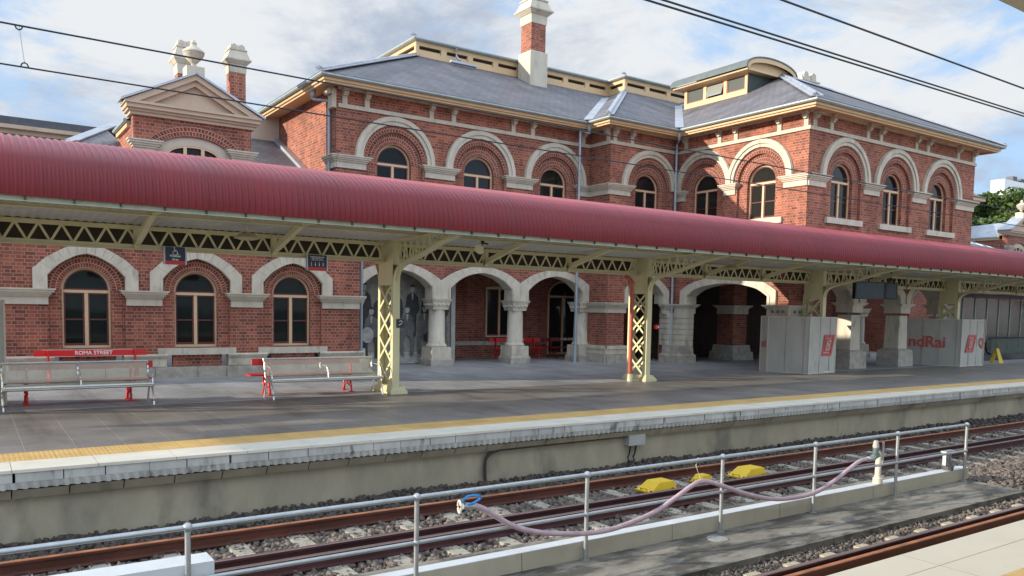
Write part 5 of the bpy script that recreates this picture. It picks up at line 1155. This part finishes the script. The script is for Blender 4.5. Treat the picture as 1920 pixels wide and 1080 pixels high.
wire('overhead_wire',lin((-8,4.5,4.66),(60,4.5,4.50),14,.0),.009,'single wire crossing the top right corner','overhead wires')
t=thing('wire_dropper','thin dropper with two clips joining the left overhead wires','wire',(.48,9,4.2))
m=MB().tube([(.475,9,4.55),(.515,9,4.20)],.0035,5); m.build('dropper_wire',GALV,t)
for x,z,s in((.475,4.55,-1),(.515,4.167,1)): MB().tube([(x-.035,9,z),(x-.02,9,z+s*.035),(x,9,z+s*.045),(x+.02,9,z+s*.035),(x+.035,9,z)],.007,6).build('clip',BLACK,t)
t=thing('near_roof','edge of the roof over the near platform in the top right corner','roof',(10,1,4.2))
MB().box(3,40,-3,2.9,4.22,4.45).build('roof_edge',M('cream_roof_edge',(.40,.37,.30),.6),t)
# ================================================================== TREES
def tree(x,y,h,rx,label,c0,c1,n=14000,trunk=True,z0=0):
    t=thing('tree',label,'tree',(x,y,z0),'trees behind the right end')
    cz=z0+h*.62; bl=[(rng.normal()*.42*rx,rng.normal()*.42*rx,rng.uniform(-.34,.36)*h) for _ in range(16)]
    V=[];C=[]
    k=n//16
    for b in bl:
        rr=rng.uniform(.28,.48)*rx; p=rng.normal(size=(k,3)); p/=np.linalg.norm(p,axis=1)[:,None]; p*=(rr*rng.uniform(.15,1.08,k)**.6)[:,None]; p[:,2]*=.8; p+=np.array(b)
        s=rng.uniform(.16,.34,k)*rx/5; u=rng.normal(size=(k,3)); u/=np.linalg.norm(u,axis=1)[:,None]; w=rng.normal(size=(k,3)); v=np.cross(u,w); v/=np.linalg.norm(v,axis=1)[:,None]
        q=np.stack([p-u*s[:,None],p+v*s[:,None]*.6,p+u*s[:,None],p-v*s[:,None]*.6],1); V.append(q); cc=np.array(c0)+(np.array(c1)-np.array(c0))*rng.uniform(0,1,(k,1))*(.6+.4*rng.uniform()); C.append(np.repeat(cc[:,None],4,1))
    V=np.concatenate(V).reshape(-1,3)+np.array([0,0,cz-z0]); C=np.concatenate(C).reshape(-1,3); me=bpy.data.meshes.new('crown'); nq=len(V)//4
    me.vertices.add(len(V)); me.vertices.foreach_set('co',V.reshape(-1)); me.loops.add(nq*4); me.loops.foreach_set('vertex_index',np.arange(nq*4,dtype=np.int32)); me.polygons.add(nq); me.polygons.foreach_set('loop_start',np.arange(0,nq*4,4,dtype=np.int32)); me.update(calc_edges=True)
    a=me.color_attributes.new('Col','FLOAT_COLOR','POINT'); a.data.foreach_set('color',np.concatenate([C,np.ones((len(C),1))],1).reshape(-1)); me.materials.append(LEAF); o=bpy.data.objects.new('crown',me); COL.objects.link(o); o.parent=t
    m=MB().tube([(x,y,z0),(x+.2,y,z0+h*.3),(x,y+.2,z0+h*.62)],[rx*.07,rx*.05,rx*.02],10)
    for k in range(5): a=k*1.3; m.tube([(x,y,z0+h*(.3+.05*k)),(x+math.cos(a)*rx*.35,y+math.sin(a)*rx*.35,z0+h*(.55+.05*k))],[rx*.03,rx*.01],6)
    m.build('trunk',TREEB,t,smooth=True)
tree(89.0,45,11.6,4.0,'dark green tree close beside the wing corner',(.02,.045,.012),(.05,.09,.025))
tree(97.5,45,15.6,5.0,'tall bright green tree under the white block',(.05,.09,.02),(.12,.16,.04),20000)
tree(105,45,16.4,5.2,'bright green tree cut off by the right edge',(.05,.09,.02),(.12,.16,.04),20000)
tree(92.5,43,12.2,4.4,'mid green tree behind the metal roofed link',(.03,.06,.015),(.09,.13,.035))
tree(101,43,13.6,4.6,'olive green tree behind the east gable urn',(.04,.07,.02),(.11,.14,.05))
